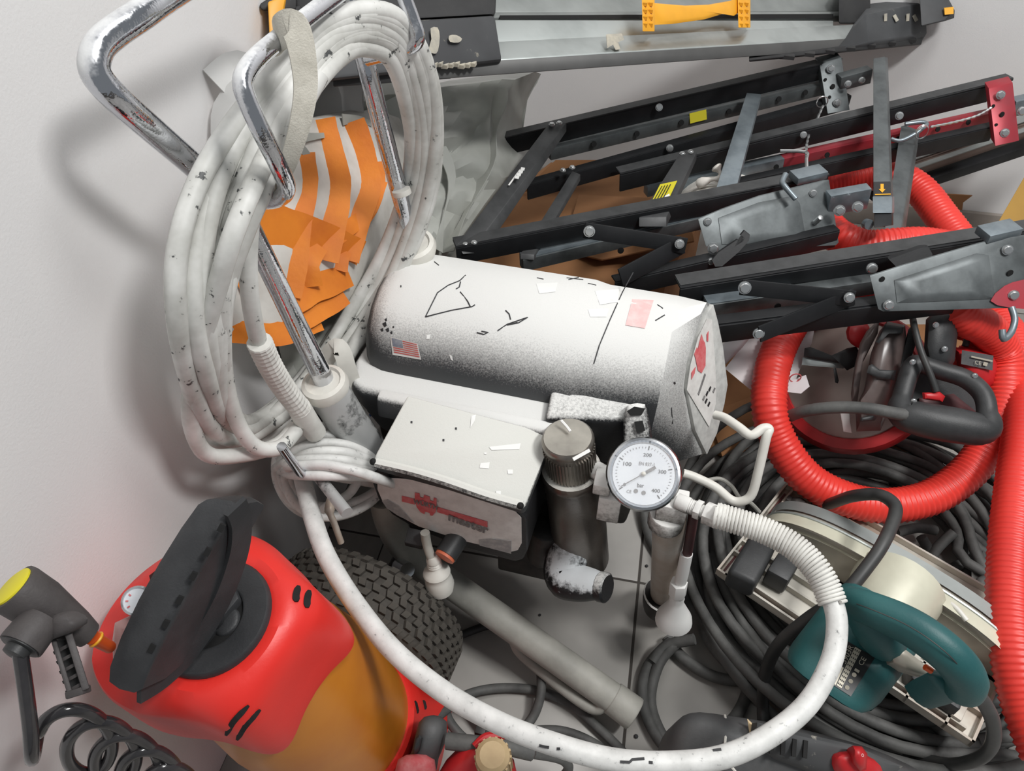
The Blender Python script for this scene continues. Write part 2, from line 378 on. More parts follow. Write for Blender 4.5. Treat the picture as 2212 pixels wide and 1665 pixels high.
# ------------------------------------------------------------------ the room
def wall(name, p, n, wd, h, th):
    p = Vector(p); s = UP.cross(n)
    return mk(name, box(p-n*(th/2)+UP*(h/2), s, n, UP, wd/2, th/2, h/2), 'wall', None, 0, kind='structure')
corner = E1*WL+E2*WB
wall('wall_left', E1*WL+E2*(WB-1.6), E1, 3.4, 2.6, 0.08)
wall('wall_back', E1*(WL+1.7)+E2*WB, -E2, 3.6, 2.6, 0.08)
fc = E1*0.9+E2*0.5
floor = mk('floor', box(fc-UP*0.011, E1, E2, UP, 1.45, 1.35, 0.01), 'grout', None, 0, kind='structure')
T = 0.4; node_ = Vector((0.191, 0.58, 0))
tile_me = mesh_of('tile', box(Vector((0, 0, -0.004)), (1, 0, 0), (0, 1, 0), (0, 0, 1), T/2-0.0017, T/2-0.0017, 0.004), 'tile', 0.0012)
for i in range(-2, 5):
    for j in range(-3, 4):
        c = node_+E1*(T*(i+0.5))+E2*(T*(j+0.5))
        a, b = c.dot(E1), c.dot(E2)
        if a+T/2 < WL+0.01 or b-T/2 > WB-0.01: continue
        # tiles at the walls are cut to fit
        a0, a1, b0, b1 = max(a-T/2, WL), a+T/2, b-T/2, min(b+T/2, WB)
        M = basis(E1, E2, UP, E1*((a0+a1)/2)+E2*((b0+b1)/2)) @ Matrix.Diagonal(((a1-a0)/T, (b1-b0)/T, 1, 1))
        put('tile', tile_me, floor, M)
bb = root('baseboard_back', 'x', 'x', E1*(WL+1.2)+E2*(WB-0.012)); del bb['label']; del bb['category']; bb['kind'] = 'structure'
bt_me = mesh_of('tile', box(Vector((0, 0, 0.03)), (1, 0, 0), (0, 1, 0), (0, 0, 1), T/2-0.0015, 0.006, 0.03), 'base_tile', 0.0015)
for i in range(0, 7):
    put('tile', bt_me, bb, basis(E1, E2, UP, E1*(WL+0.13+T*i)+E2*(WB-0.006)))
# ------------------------------------------------------------------ airless paint sprayer on its cart
A2 = Vector((0.967, -0.253, 0)).normalized(); B2 = Vector((-A2.y*-1, 0, 0)); B2 = Vector((A2.y, -A2.x, 0))
O2 = Vector((-0.0955, 0.772, 0))
def mp(a, b, z): return O2+A2*a+B2*b+UP*z
SP = root('paint_sprayer', 'white overspray-covered airless paint sprayer on a wheeled cart with chrome handle', 'paint sprayer', (0.0, 0.6, 0.0))
main = [(-.015, .33), (-.020, .37), (-.018, .42), (-.006, .452), (.014, .470), (.055, .477), (.090, .474), (.118, .464), (.142, .445), (.153, .422), (.157, .400), (.150, .345)]
def sec(a, s=1.0, c=(.07, .41)): return [mp(a, c[0]+(b-c[0])*s, c[1]+(z-c[1])*s) for b, z in main]
rings = []
for a, s, sh in ((-.046, .55, .0), (-.043, .80, 0), (-.034, .93, 0), (-.018, .99, 0), (0.0, 1, 0), (.10, 1, 0), (.205, 1, 0)):
    rings.append(sec(a, s))
nose = [(-.012, .29), (-.016, .36), (-.014, .41), (-.004, .447), (.014, .466), (.052, .474), (.086, .470), (.114, .460), (.138, .441), (.150, .415), (.148, .350), (.125, .27)]
rings.append([mp(.222, b, z) for b, z in nose])
rings.append([mp(.30+0.02*(z-.4), .07+(b-.07)*.985, z) for b, z in nose])
pn0 = D(1483, 839, .845); pnn = Vector((.67, -.66, .33)).normalized()
pan = [(1548, 935), (1564, 872), (1571, 831), (1561, 748), (1550, 694), (1540, 657), (1526, 677), (1506, 734), (1490, 786), (1483, 839), (1500, 928), (1526, 982)]
pan3 = [PP(x, y, pn0, pnn) for x, y in pan]
rings.append([p+(mp(.30, b, z)-p)*.18+UP*.004 for p, (b, z) in zip(pan3, nose)])
rings.append([p+pnn*-.004 for p in pan3])
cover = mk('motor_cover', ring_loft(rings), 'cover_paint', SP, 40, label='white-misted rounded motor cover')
mk('end_panel', prism([p+pnn*.001 for p in pan3], -pnn*.006), 'end_panel', SP, 30, .001, label='grey end panel with faded sticker')
ep = bpy.data.objects['end_panel']
st = [(1528, 688), (1538, 690), (1541, 730), (1546, 800), (1547, 870), (1532, 922), (1484, 842), (1492, 788), (1508, 730)]
decal('sticker', st, pn0, pnn, 'sticker', ep, .0022)
emb = [(1516, 722), (1520, 735), (1523, 740), (1525, 752), (1524, 790), (1516, 806), (1508, 800), (1503, 775), (1500, 765), (1506, 750), (1508, 755), (1511, 740)]
decal('emblem', emb, pn0, pnn, 'fade_red', ep, .003)
decal('emblem', [(1527, 722), (1531, 715), (1530, 738), (1527, 736)], pn0, pnn, 'fade_red', ep, .003)
decal('emblem', [(1494, 805), (1503, 792), (1501, 806), (1494, 820)], pn0, pnn, 'fade_red', ep, .003)
for (x, y) in ((1525, 852), (1531, 842), (1523, 868), (1540, 845), (1529, 875), (1518, 862)):
    decal('print_mark', [(x, y), (x+4, y-8), (x+6, y-6), (x+2, y+4)], pn0, pnn, 'print_black' if x % 2 else 'print_grey', ep, .003)
for k in range(5):
    decal('print_mark', [(1508+k*3, 850-k*9), (1511+k*3, 842-k*9), (1513+k*3, 846-k*9), (1510+k*3, 854-k*9)], pn0, pnn, 'print_grey', ep, .003)
# seam, sticker, flag and scratches laid on the cover surface
dg = bpy.context.evaluated_depsgraph_get()
def on_cover(px, py, off=.0006, obj=None):
    ob = obj or cover
    o = Vector((0, 0, CAM_H)); r = (D(px, py, 1.0)-o).normalized(); org = origin_of(ob)
    ok, loc, nrm, i = ob.ray_cast(o-org, r)
    if not ok: return D(px, py, .85)
    return loc+org-r*off
bpy.context.view_layer.update()
def line_on(name, pix, wpx, m, obj=None, closed=False, parent=None):
    pts = []
    for (x0, y0), (x1, y1) in zip(pix[:-1], pix[1:]):
        n = max(1, int(math.hypot(x1-x0, y1-y0)/14))
        pts += [on_cover(x0+(x1-x0)*i/n, y0+(y1-y0)*i/n, .0007, obj) for i in range(n)]
    pts.append(on_cover(pix[-1][0], pix[-1][1], .0007, obj))
    return mk(name, ribbon(pts, wpx*.85/1600, .0005, [toward(p) for p in pts]), m, parent or cover, 0)
def patch_on(name, pix, m, obj=None, off=.0008, parent=None, label=None, n=5):
    # four corner patch draped on a surface: TL TR BR BL
    (ax, ay), (bx, by), (cx, cy), (dx, dy) = pix; V = []; F = []
    for j in range(n+1):
        for i in range(n+1):
            u = i/n; v = j/n
            x = (ax+(bx-ax)*u)*(1-v)+(dx+(cx-dx)*u)*v; y = (ay+(by-ay)*u)*(1-v)+(dy+(cy-dy)*u)*v
            V.append(on_cover(x, y, off, obj))
    m1 = len(V)
    for j in range(n):
        for i in range(n):
            a = j*(n+1)+i; F.append((a, a+1, a+n+2, a+n+1))
    return mk(name, (V, F), m, parent or cover, 30, label=label)
line_on('seam', [(1368, 588), (1345, 630), (1318, 690), (1295, 745), (1283, 785)], 2.2, 'scratch')
patch_on('faded_sticker', [(1366, 646), (1412, 648), (1393, 709), (1351, 702)], 'fade_pink', label='faded pink sticker')
# flag sticker
fl = [(843, 727), (902, 742), (910, 777), (848, 766)]
flag = patch_on('flag_sticker', fl, 'sticker', off=.0009, label='small flag sticker with red stripes')
def fq(u0, v0, u1, v1):
    def q(u, v):
        (ax, ay), (bx, by), (cx, cy), (dx, dy) = fl
        return ((ax+(bx-ax)*u)*(1-v)+(dx+(cx-dx)*u)*v, (ay+(by-ay)*u)*(1-v)+(dy+(cy-dy)*u)*v)
    return [q(u0, v0), q(u1, v0), q(u1, v1), q(u0, v1)]
for k in range(7):
    v0 = .05+k*.125
    patch_on('stripe', fq(.44 if k < 4 else .06, v0, .96, v0+.062), 'flag_red', off=.0014, parent=flag, n=2)
patch_on('canton', fq(.05, .05, .42, .50), 'flag_blue', off=.0014, parent=flag, n=2)
for pl in ([(919, 684), (945, 632), (968, 616), (993, 606), (1006, 594)], [(919, 684), (975, 670), (1020, 662), (1026, 658)], [(995, 608), (992, 620), (985, 624)], [(994, 630), (1010, 650), (1016, 662)],
           [(1092, 670), (1100, 678), (1103, 690)], [(1075, 714), (1096, 700), (1140, 685), (1120, 697), (1096, 702), (1118, 696)], [(1030, 718), (1045, 722), (1055, 718), (1040, 715)],
           [(920, 553), (928, 557)], [(938, 565), (948, 573)], [(1160, 600), (1174, 603)], [(1224, 600), (1260, 604)], [(1228, 604), (1250, 599)], [(1270, 612), (1288, 616)],
           [(1420, 658), (1432, 666)], [(1416, 692), (1436, 680)], [(1450, 880), (1453, 915)], [(866, 616), (866, 620)]):
    line_on('scratch', pl, 2.4, 'scratch')
for (x, y, s) in ((832, 700, 7), (838, 712, 6), (826, 712, 5), (846, 718, 4), (834, 690, 4), (1458, 827, 4), (850, 706, 3)):
    patch_on('chipped_paint', [(x-s*.9, y-s*.2), (x+s*.2, y-s*.8), (x+s*.5, y+s*.5), (x-s*.3, y+s*.9)], 'print_black', off=.0007, n=1)
for pix in ([(1158, 612), (1205, 610), (1200, 630), (1165, 634)], [(1285, 628), (1338, 624), (1334, 652), (1296, 658)], [(1270, 668), (1316, 666), (1310, 684), (1275, 684)], [(922, 723), (930, 722), (928, 732), (921, 732)], [(970, 765), (976, 768), (979, 779), (974, 777)]):
    patch_on('paint_splash', pix, 'white_clean', off=.0007, n=3)
# lower housing with its ledges, dark gear housing
hs = [mp(-.052, .05, .405), mp(-.055, .15, .402), mp(-.046, .184, .398), mp(-.03, .19, .396), mp(.188, .19, .396), mp(.195, .15, .396), mp(.195, .05, .40)]
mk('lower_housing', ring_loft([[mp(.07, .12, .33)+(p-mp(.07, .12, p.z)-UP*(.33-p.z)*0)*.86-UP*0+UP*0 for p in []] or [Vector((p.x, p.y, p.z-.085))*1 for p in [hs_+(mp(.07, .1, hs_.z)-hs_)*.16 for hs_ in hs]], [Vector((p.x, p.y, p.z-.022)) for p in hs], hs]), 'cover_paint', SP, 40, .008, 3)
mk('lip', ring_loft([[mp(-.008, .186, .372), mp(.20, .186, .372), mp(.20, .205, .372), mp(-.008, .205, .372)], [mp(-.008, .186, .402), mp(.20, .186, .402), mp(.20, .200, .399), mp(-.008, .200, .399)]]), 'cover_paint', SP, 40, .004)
mk('gear_housing', ring_loft([[mp(.02, .02, .16), mp(.29, .02, .16), mp(.29, .13, .16), mp(.02, .17, .16)], [mp(-.01, .0, .34), mp(.31, .0, .34), mp(.31, .13, .34), mp(-.01, .18, .34)]]), 'dark_metal', SP, 30, .006)
# duct on the right half of the front and the slotted lug beside it
mk('duct', ring_loft([[mp(.182, .13, .34), mp(.29, .13, .34), mp(.285, .165, .33), mp(.185, .185, .33)], [mp(.182, .13, .419), mp(.29, .13, .419), mp(.285, .166, .405), mp(.185, .190, .408)]]), 'black_spray', SP, 40, .006, 3)
lug = mk('lug', pillow([(1352, 882), (1366, 872), (1388, 872), (1398, 884), (1410, 960), (1395, 985), (1350, 985), (1345, 930)], .795, .008, toward(D(1370, 900, .8))*-.05, sm=2), 'black_spray', SP)
mk('slot', pillow([(1370, 911), (1388, 908), (1394, 930), (1376, 936)], .7825, 0, toward(D(1370, 900, .8))*-.004, rings=2), 'hole', lug)
mk('slot', pillow([(1354, 888), (1370, 878), (1394, 882), (1386, 896), (1362, 898)], .785, 0, toward(D(1370, 900, .8))*-.004, rings=2), 'hole', lug)
# ---- control box
fp = D(965, 1050, .790); fn = B2.copy()
face = [(804, 1022), (812, 1013), (870, 1017), (960, 1037), (1050, 1070), (1124, 1104), (1138, 1122), (1139, 1190), (1130, 1209), (1112, 1214), (1000, 1183), (900, 1145), (846, 1112), (816, 1078), (804, 1045)]
f3 = [PP(x, y, fp, fn) for x, y in face]
cb = mk('control_box', ring_loft([[p-fn*.085+A2*.004+UP*.012 for p in f3], [p-fn*.006 for p in f3], f3]), 'black_spray', SP, 35, .003)
fcx = sum(p[0] for p in face)/len(face); fcy = sum(p[1] for p in face)/len(face)
pn = [(fcx+(x-fcx)*.93, fcy+(y-fcy)*.80) for x, y in face]
pn_o = decal('name_plate', pn, fp, fn, 'sticker', cb, .0012, label='faded white name plate with red shield emblem')
decal('grey_corner', [(825, 1082), (838, 1079), (862, 1093), (895, 1130), (860, 1114), (836, 1098)], fp, fn, 'sticker_grey', cb, .002)  # grey patches in the lower corners of the name plate
decal('grey_corner', [(1034, 1166), (1060, 1163), (1104, 1168), (1104, 1196), (1036, 1178)], fp, fn, 'sticker_grey', cb, .002)
decal('red_stripe', [(868, 1071), (896, 1078), (896, 1090), (868, 1083)], fp, fn, 'fade_red', cb, .002)
decal('red_stripe', [(944, 1095), (1053, 1127), (1053, 1139), (944, 1106)], fp, fn, 'fade_red', cb, .002)
sh = [(896, 1064), (906, 1066), (907, 1074), (914, 1076), (916, 1069), (928, 1073), (929, 1081), (936, 1083), (937, 1075), (943, 1077), (943, 1096), (941, 1106), (934, 1114), (929, 1113), (928, 1108), (918, 1105), (917, 1111), (908, 1106), (900, 1095), (896, 1083)]
em_o = decal('emblem', sh, fp, fn, 'fade_red', cb, .0022)
def PF(x, y, o=.003): return PP(x, y, fp+fn*o, fn)
lettering('W\u00dcRTH', PF(892, 1087), PF(944, 1101), PF(893, 1075), 'print_grey', cb, bold=.03)
lettering('\u00ae', PF(944, 1084), PF(948, 1085), PF(944, 1080), 'print_grey', cb)
lettering('master', PF(968, 1124), PF(1054, 1155), PF(969, 1108), 'print_grey', cb, bold=.03)
# hood plate of the control box
hd = [(880, 853, .806), (1200, 938, .806), (1172, 1000, .786), (1137, 1092, .768), (1128, 1097, .766), (970, 1046, .770), (815, 1004, .783), (806, 995, .785), (812, 978, .787)]
h3 = PD(hd)
hood = mk('control_box_hood', ring_loft([[p-UP*.012 for p in h3], h3]), 'box_paint', SP, 40, .0035, 3)
bpy.context.view_layer.update()
mk('lip_fold', tube(catm(PD([(812, 1000, .784), (890, 1018, .778), (970, 1042, .770), (1050, 1070, .767), (1128, 1092, .764)]), 4), .0055, 8), 'box_paint', hood)
for pix in ([(1018, 898), (1028, 895), (1026, 908), (1016, 924)], [(1056, 965), (1125, 957), (1122, 970), (1062, 972)], [(1038, 1000), (1058, 998), (1056, 1012), (1036, 1010)], [(1096, 1014), (1108, 1014), (1108, 1023), (1097, 1023)], [(1071, 1060), (1082, 1060), (1082, 1071), (1072, 1071)], [(1046, 977), (1051, 977), (1051, 981), (1046, 981)]):
    patch_on('paint_splash', pix, 'white_clean', obj=hood, off=.0009, n=2, parent=hood)
for (x, y) in ((889, 911), (985, 925), (958, 950)):
    patch_on('paint_splash', [(x-2, y-2), (x+2, y-2), (x+2, y+3), (x-2, y+2)], 'scratch', obj=hood, off=.0009, n=1, parent=hood)
for (x, y, d) in ((1124, 1092, .760), (806, 997, .781)):
    mk('screw_hole', sphere(D(x, y, d), .0038, toward(D(x, y, d)), 12, 6), 'hole', cb)
# ---- pump
pt = D(1226, 944, .775); pb = Zp(1258, 1208, .17); ax = (pb-pt).normalized()
def pa(h): return pt+ax*h
L_ = (pb-pt).length
mk('pump_body', lathe(pt, ax, [(.025, .05), (.0325, .052), (.0335, .056), (.0335, .064), (.0322, .066), (.0325, .12), (.034, .17), (.034, L_-.006), (.030, L_)], 36), 'pump_steel', SP, 35)
cap = mk('pump_cap', lathe(pt, ax, [(.0255, 0), (.0275, .002), (.0282, .005), (.0275, .010), (.0268, .012), (.0268, .050)], 36), 'pump_cap', SP, 40)
mk('cap_top', lathe(pt-ax*.0006, ax, [(.0252, 0), (.0252, .001)], 30), 'pump_top', cap, 30)
for k in range(48):
    a = 2*PI*k/48; x, y, z = frame(ax)
    rdir = x*math.cos(a)+y*math.sin(a)
    if k == 0: rib = mesh_of('rib', box(Vector((0, 0, 0)), (1, 0, 0), (0, 1, 0), (0, 0, 1), .0009, .0008, .017), 'pump_cap')
    put('rib', rib, cap, basis(rdir, z.cross(rdir), z, pa(.032)+rdir*.0272))
mk('paint_streak', tube([D(1212, 908, .778), D(1224, 921, .775), D(1232, 932, .772)], .0016, 6), 'white_clean', cap)
mk('paint_streak', bar(D(1238, 992, .742), D(1274, 972, .744), .0035, .0012, toward(D(1256, 985, .74))), 'white_clean', cap)
el = mk('outlet_elbow', [tube(catm(PD([(1238, 1195, .90), (1218, 1235, .905), (1240, 1258, .90), (1275, 1266, .885), (1300, 1272, .878)]), 5), .0, 14, rf=None)] if False else
   [tube(catm(PD([(1236, 1180, .905), (1222, 1215, .905), (1222, 1245, .90), (1248, 1258, .89), (1280, 1263, .88), (1300, 1268, .874)]), 5), [.026-.011*max(0, (i/25-.45)/.55) for i in range(26)], 16)], 'elbow_paint', SP, 50)
mk('nozzle_ring', lathe(D(1303, 1268, .873), D(1303, 1268, .873)-D(1270, 1260, .885), [(.0165, -.006), (.018, -.004), (.018, .004), (.0155, .006)], 18), 'black_spray', el)
mk('pump_bracket', [box(D(1150, 1160, .97), A2, B2, UP, .04, .03, .05), tube(PD([(1180, 1140, .9), (1170, 1200, .95)]), .02, 10)], 'dark_metal', SP, 30, .004)
# ---- pressure gauge
G = D(1390, 1024, .735); gn = Vector((-.13, -.52, .85)).normalized(); vr = toward(G)
gx = Vector((1, 0, 0)); gx = (gx-gn*gx.dot(gn)).normalized(); gy = gn.cross(gx)
gz = mk('gauge_case', lathe(G, gn, [(.030, -.022), (.0345, -.020), (.0345, -.004), (.0368, -.002), (.0372, .002), (.0355, .0048), (.0332, .0052), (.0322, .003), (.0310, .001), (.030, .0005)], 48), 'steel', SP, 40, label='steel-rimmed round pressure gauge')
mk('dial', lathe(G, gn, [(.0305, .0004), (.0305, .0010)], 48), 'dial', gz, 30)
R0 = math.radians(-14)
def gp(r, ang, o=.0016): a = math.radians(ang)+R0; return G+gn*o+gx*(r*math.cos(a))+gy*(r*math.sin(a))
for k in range(41):
    ang = 225-270*k/40; big = k % 10 == 0
    mk('tick', bar(gp(.0245 if big else .0258, ang), gp(.0285 if big else .0275, ang), .0009 if big else .0004, .0002, gn), 'print_black' if big else 'print_grey', gz, 0)
def gtext(t, r, ang, wd, h, m='print_black'):
    c = gp(r, ang, .0018); a = R0*.45; x = gx*math.cos(a)+gy*math.sin(a); y = gn.cross(x)
    lettering(t, c-x*wd/2-y*h/2, c+x*wd/2-y*h/2, c-x*wd/2+y*h/2, m, gz)
gtext('0', .0215, 222, .0022, .0034); gtext('100', .0185, 160, .0078, .0038); gtext('200', .0195, 90, .0082, .0034); gtext('300', .0185, 20, .0078, .0036); gtext('400', .0200, -42, .0082, .0036)
gtext('EN 837-1', .0105, 84, .0150, .0034, 'print_grey'); gtext('bar', .0115, 268, .0064, .0042); gtext('CE', .0225, 243, .0046, .0030, 'print_grey')
for ang in (258, 282):
    c = gp(.0185, ang, .0015); mk('approval_mark', lathe(c, gn, [(.0021, 0), (.0021, .0002)], 14), 'print_grey', gz, 0)
nd = 222+0
mk('needle', [bar(gp(.0255, nd, .0035), gp(-.004, nd, .0035), .0009, .0005, gn), bar(gp(-.003, nd, .0035), gp(-.0135, nd, .0035), .0032, .0005, gn)], 'print_grey', gz, 0)
mk('lens', lathe(G, gn, [(.0315, .0040), (.0315, .0046)], 40), 'lens', gz, 30)
mk('needle_hub', sphere(G+gn*.003, .0026, gn, 14, 6), 'white_plastic', gz)
mk('gauge_stem', [tube(PD([(1285, 1015, .80), (1330, 1040, .785)]), .011, 12), hexa(D(1303, 1040, .78), A2, .015, .018), box(D(1318, 1085, .80), A2, B2, UP, .012, .012, .02)], 'fitting', SP, 30, .0015)
# ---- manifold, hose fittings, suction tube, drain tube
mk('manifold', [box(D(1452, 1092, .80), A2, B2, UP, .016, .014, .014), lathe(D(1440, 1118, .815), UP, [(.020, -.012), (.020, .01)], 18)], 'fitting', SP, 30, .002)
fd = (D(1555, 1118, .765)-D(1470, 1084, .785)).normalized(); f0 = D(1462, 1082, .785)
def fpz(h): return f0+fd*h
mk('hose_fitting', [lathe(f0, fd, [(.009, .0), (.009, .014), (.0078, .0145), (.0078, .022)], 18), hexa(fpz(.024), fd, .0105, .007), lathe(f0, fd, [(.007, .027), (.007, .031)], 14), hexa(fpz(.0395), fd, .0122, .017), lathe(f0, fd, [(.0072, .048), (.0072, .053)], 14), hexa(fpz(.056), fd, .0095, .008)] +
   [lathe(fpz(.0145+k*.002), fd, [(.0078, 0), (.0088, .0007), (.0078, .0014)], 16) for k in range(4)], 'fitting', SP, 30, .0006)
mk('suction_tube', lathe(D(1447, 1108, .815), D(1433, 1292, 1.045)-D(1447, 1108, .815), [(.0185, 0), (.0190, .01), (.0185, .10), (.0185, .26)], 24), 'tarnish', SP, 40)
sb = D(1434, 1284, 1.03)
mk('suction_cup', lathe(sb, UP, [(.024, -.035), (.027, -.02), (.0285, -.003), (.0275, .0), (.024, -.001), (.019, -.003)], 24), 'dark_metal', SP, 40)
mk('suction_rim', lathe(sb+UP*.001, UP, [(.0275, -.002), (.0285, 0), (.0265, .002)], 24, caps=False), 'fitting', SP, 40)
mk('drain_tube', tube(PD([(1500, 1100, .80), (1494, 1140, .83), (1482, 1210, .885)]), .0060, 10), 'maroon', SP, 40)
mk('drain_sleeve', tube(PD([(1483, 1195, .872), (1474, 1240, .895), (1468, 1262, .91)]), .0075, 12), 'white_clean', SP, 40)
dd = (D(1455, 1340, .955)-D(1466, 1262, .91)).normalized(); d0 = D(1466, 1262, .908)
mk('drain_nut', hexa(d0+dd*.008, dd, .0112, .024), 'white_clean', SP, 30, .001)
mk('drain_bell', lathe(d0, dd, [(.0085, .02), (.0090, .030), (.0092, .036), (.018, .056), (.0225, .066), (.0235, .074), (.020, .077), (.010, .075)], 26), 'white_clean', SP, 45, label='white bell-shaped drain end')
# pail hook wire at the right
mk('pail_hook', tube(catm(PD([(1475, 1022, .83), (1500, 1030, .83), (1545, 1052, .83), (1580, 1080, .83), (1605, 1082, .825), (1625, 1065, .82), (1640, 1010, .81), (1655, 945, .80), (1661, 927, .80), (1648, 925, .80), (1622, 940, .80), (1595, 922, .81), (1565, 902, .83), (1545, 896, .84)]), 5), .0052, 10), 'white_plastic', SP, 50, label='dirty white bent wire pail hook')
mk('thin_wire', tube(catm(PD([(1525, 1038, .85), (1555, 1034, .85), (1580, 1050, .85), (1600, 1078, .84), (1620, 1085, .84), (1640, 1105, .85)]), 5), .0024, 8), 'tube_paint', SP)
# ---- cart frame
fr = catm(PZ([(832, 1075, .27), (842, 1120, .235), (862, 1165, .185), (900, 1206, .140), (950, 1244, .115), (1060, 1322, .095), (1200, 1420, .070), (1330, 1512, .045)]), 6)
frame_o = mk('frame_tube', tube(fr, .0195, 20), 'tube_paint', SP, 50, label='grey-white painted steel frame tube')
mk('end_sleeve', tube([Zp(1322, 1506, .046), Zp(1372, 1543, .038)], [.021, .0215], 20), 'tube_paint', frame_o, 50, .002)
mk('wire_stand', tube(catm(PZ([(1108, 1366, .075), (1112, 1388, .062), (1130, 1415, .05), (1200, 1474, .04), (1262, 1520, .035), (1290, 1531, .035), (1308, 1522, .045)]), 5), .0075, 10), 'tube_paint', frame_o, 50)
mk('axle', tube([Vector((-.19, .434, .125)), Vector((-.10, .70, .125))], .009, 10), 'dark_metal', SP)
mk('axle_end', [tube(PD([(862, 1222, .93), (880, 1232, .91)]), .010, 12)], 'steel', SP)
mk('frame_brace', [rail(mp(.0, .14, .20), mp(.28, .12, .2), .02, .02), tube(PD([(1080, 1180, 1.02), (1190, 1210, 1.0)]), .006, 8), tube([mp(.02, .02, .2), Vector((-.12, .66, .125))], .012, 10)], 'dark_metal', SP, 30)
# ---- wheels
wn = Vector((.34, .94, 0)).normalized(); wa = Vector((.94, -.34, 0)).normalized()
tb = mesh_of('tread_block', ring_loft([[Vector(p)+Vector((0, 0, -.002)) for p in ((-.0062, -.0043, 0), (.0030, -.0043, 0), (.0062, .0043, 0), (-.0030, .0043, 0))], [Vector(p)*.9+Vector((0, 0, .0036)) for p in ((-.0062, -.0043, 0), (.0030, -.0043, 0), (.0062, .0043, 0), (-.0030, .0043, 0))]]), 'tread', 0)
tb2 = mesh_of('tread_block', ring_loft([[Vector((-p[0], p[1], -.002)) for p in ((-.0062, -.0043, 0), (.0030, -.0043, 0), (.0062, .0043, 0), (-.0030, .0043, 0))], [Vector((-p[0], p[1], .004))*.9 for p in ((-.0062, -.0043, 0), (.0030, -.0043, 0), (.0062, .0043, 0), (-.0030, .0043, 0))]]), 'tread', 0)
def wheel(c, blocks):
    c = Vector(c); R = .121
    prof = [(.064, -.028), (.070, -.034), (.088, -.038), (.105, -.038), (.115, -.035), (R-.001, -.029), (R, 0), (R-.001, .029), (.115, .035), (.105, .038), (.088, .038), (.070, .034), (.064, .028)]
    ty = mk('tyre', lathe(c, wn, prof, 56, caps=False), 'rubber', SP, 40, label='black pneumatic tyre with blocky turf tread')
    mk('rim', lathe(c, wn, [(.012, -.034), (.014, -.018), (.046, -.016), (.060, -.024), (.071, -.0345), (.069, -.025), (.064, .0), (.069, .025), (.071, .0345), (.046, .016), (.012, .026)], 40), 'rim', SP, 40, label='dark red wheel rim')
    if not blocks: return
    n = 44
    for k in range(n):
        for j in range(-3, 4):
            a = 2*PI*(k+(.5 if j % 2 else 0))/n
            rd = wa*math.cos(a)+UP*math.sin(a)
            if a > PI*1.08 and a < PI*1.75: continue           # underside by the floor and the wall
            rr = R+(.0005 if abs(j) < 3 else -.002); tg = wn.cross(rd)
            if abs(j) == 3: rd2 = (rd+wn*(.35 if j > 0 else -.35)).normalized()
            else: rd2 = rd
            t2 = tg; s2 = t2.cross(rd2)
            put('tread_block', tb if j % 2 else tb2, ty, basis(t2, rd2.cross(t2), rd2, c+rd*rr+wn*(j*.0095)))
wheel((-.1866, .4434, .1255), True)
wheel((-.085, .765, .1255), False)
# ---- handle: sockets, collars, chrome tubes, hose hook, cord hook
tubeD = Vector((-.103, -.097, .99)).normalized()
nc = D(702, 832, .80); fcl = D(893, 533, .90)
mk('handle_socket', tube([nc-tubeD*.012*0, D(744, 900, .83), D(800, 985, .875)], [.0225, .0225, .024], 20), 'socket_steel', SP, 50)
mk('handle_socket', tube([fcl, D(905, 560, .915), D(940, 640, .96)], .0205, 18), 'chrome_paint', SP, 50)
def collar(c, dirv, r):
    mk('collar', lathe(c, dirv, [(r*.80, -.010), (r, -.008), (r*1.06, -.001), (r*.98, .006), (r*.80, .008), (r*.72, .005)], 28), 'white_plastic', SP, 45, label='white plastic collar ring')
collar(nc, D(650, 730, .74)-nc, .0245)
collar(fcl, D(868, 440, .84)-fcl, .0265)
nt_ = PD([(706, 838, .81), (690, 800, .79), (640, 700, .735), (540, 492, .655), (488, 425, .62), (430, 368, .575), (340, 290, .525), (262, 222, .490), (215, 172, .474), (203, 138, .470), (215, 100, .472), (250, 68, .480), (310, 28, .494), (372, -14, .512), (500, -95, .55)])
mk('handle_tube', tube(catm(nt_[:4], 4)[:-1]+catm(nt_[3:], 6), [.0118-.0022*min(1, i/14) for i in range(12+66+1)], 18), 'chrome_paint', SP, 60, label='chrome push-handle tube')
mk('handle_tube', tube(catm(PD([(897, 540, .91), (880, 480, .87), (840, 330, .80), (800, 175, .735), (782, 105, .715), (750, 10, .69), (690, -90, .65), (600, -130, .60), (500, -95, .55)]), 5), .0098, 18), 'chrome_paint', SP, 60, label='chrome push-handle tube')
mk('cable_tie', lathe(D(868, 415, .825), D(840, 330, .80)-D(868, 415, .825), [(.0105, -.003), (.0108, 0), (.0105, .003)], 14), 'white_plastic', SP)
hk = PD([(560, 436, .640), (588, 434, .610), (610, 424, .585), (619, 402, .560), (600, 355, .535), (560, 275, .510), (533, 215, .498), (524, 180, .496), (534, 150, .500), (565, 115, .512), (640, 55, .545), (720, -5, .580), (800, -60, .615), (850, -60, .63), (875, 0, .645), (892, 45, .655), (902, 78, .662), (893, 98, .670), (862, 110, .682), (795, 128, .705)])
mk('hose_hook', tube(catm(hk, 6), .0068, 14), 'chrome_paint', SP, 60, label='chrome bent-rod hose hook')
mk('cord_hook', tube(catm(PD([(608, 964, .70), (632, 998, .735), (650, 1022, .765), (664, 1022, .785), (690, 1020, .80)]), 4), .0048, 10), 'chrome', SP, 60)
mk('cord_hook', tube(PD([(668, 1010, .80), (700, 1045, .775), (750, 1108, .745)]), [.0045, .0062, .0064], 12), 'socket_steel', SP, 60)
mk('cord_hook', tube(catm(PD([(716, 1078, .80), (712, 1104, .79), (722, 1130, .79), (737, 1172, .80)]), 4), [.0055]*5+[.0035]*8, 8), 'tarnish', SP, 60)
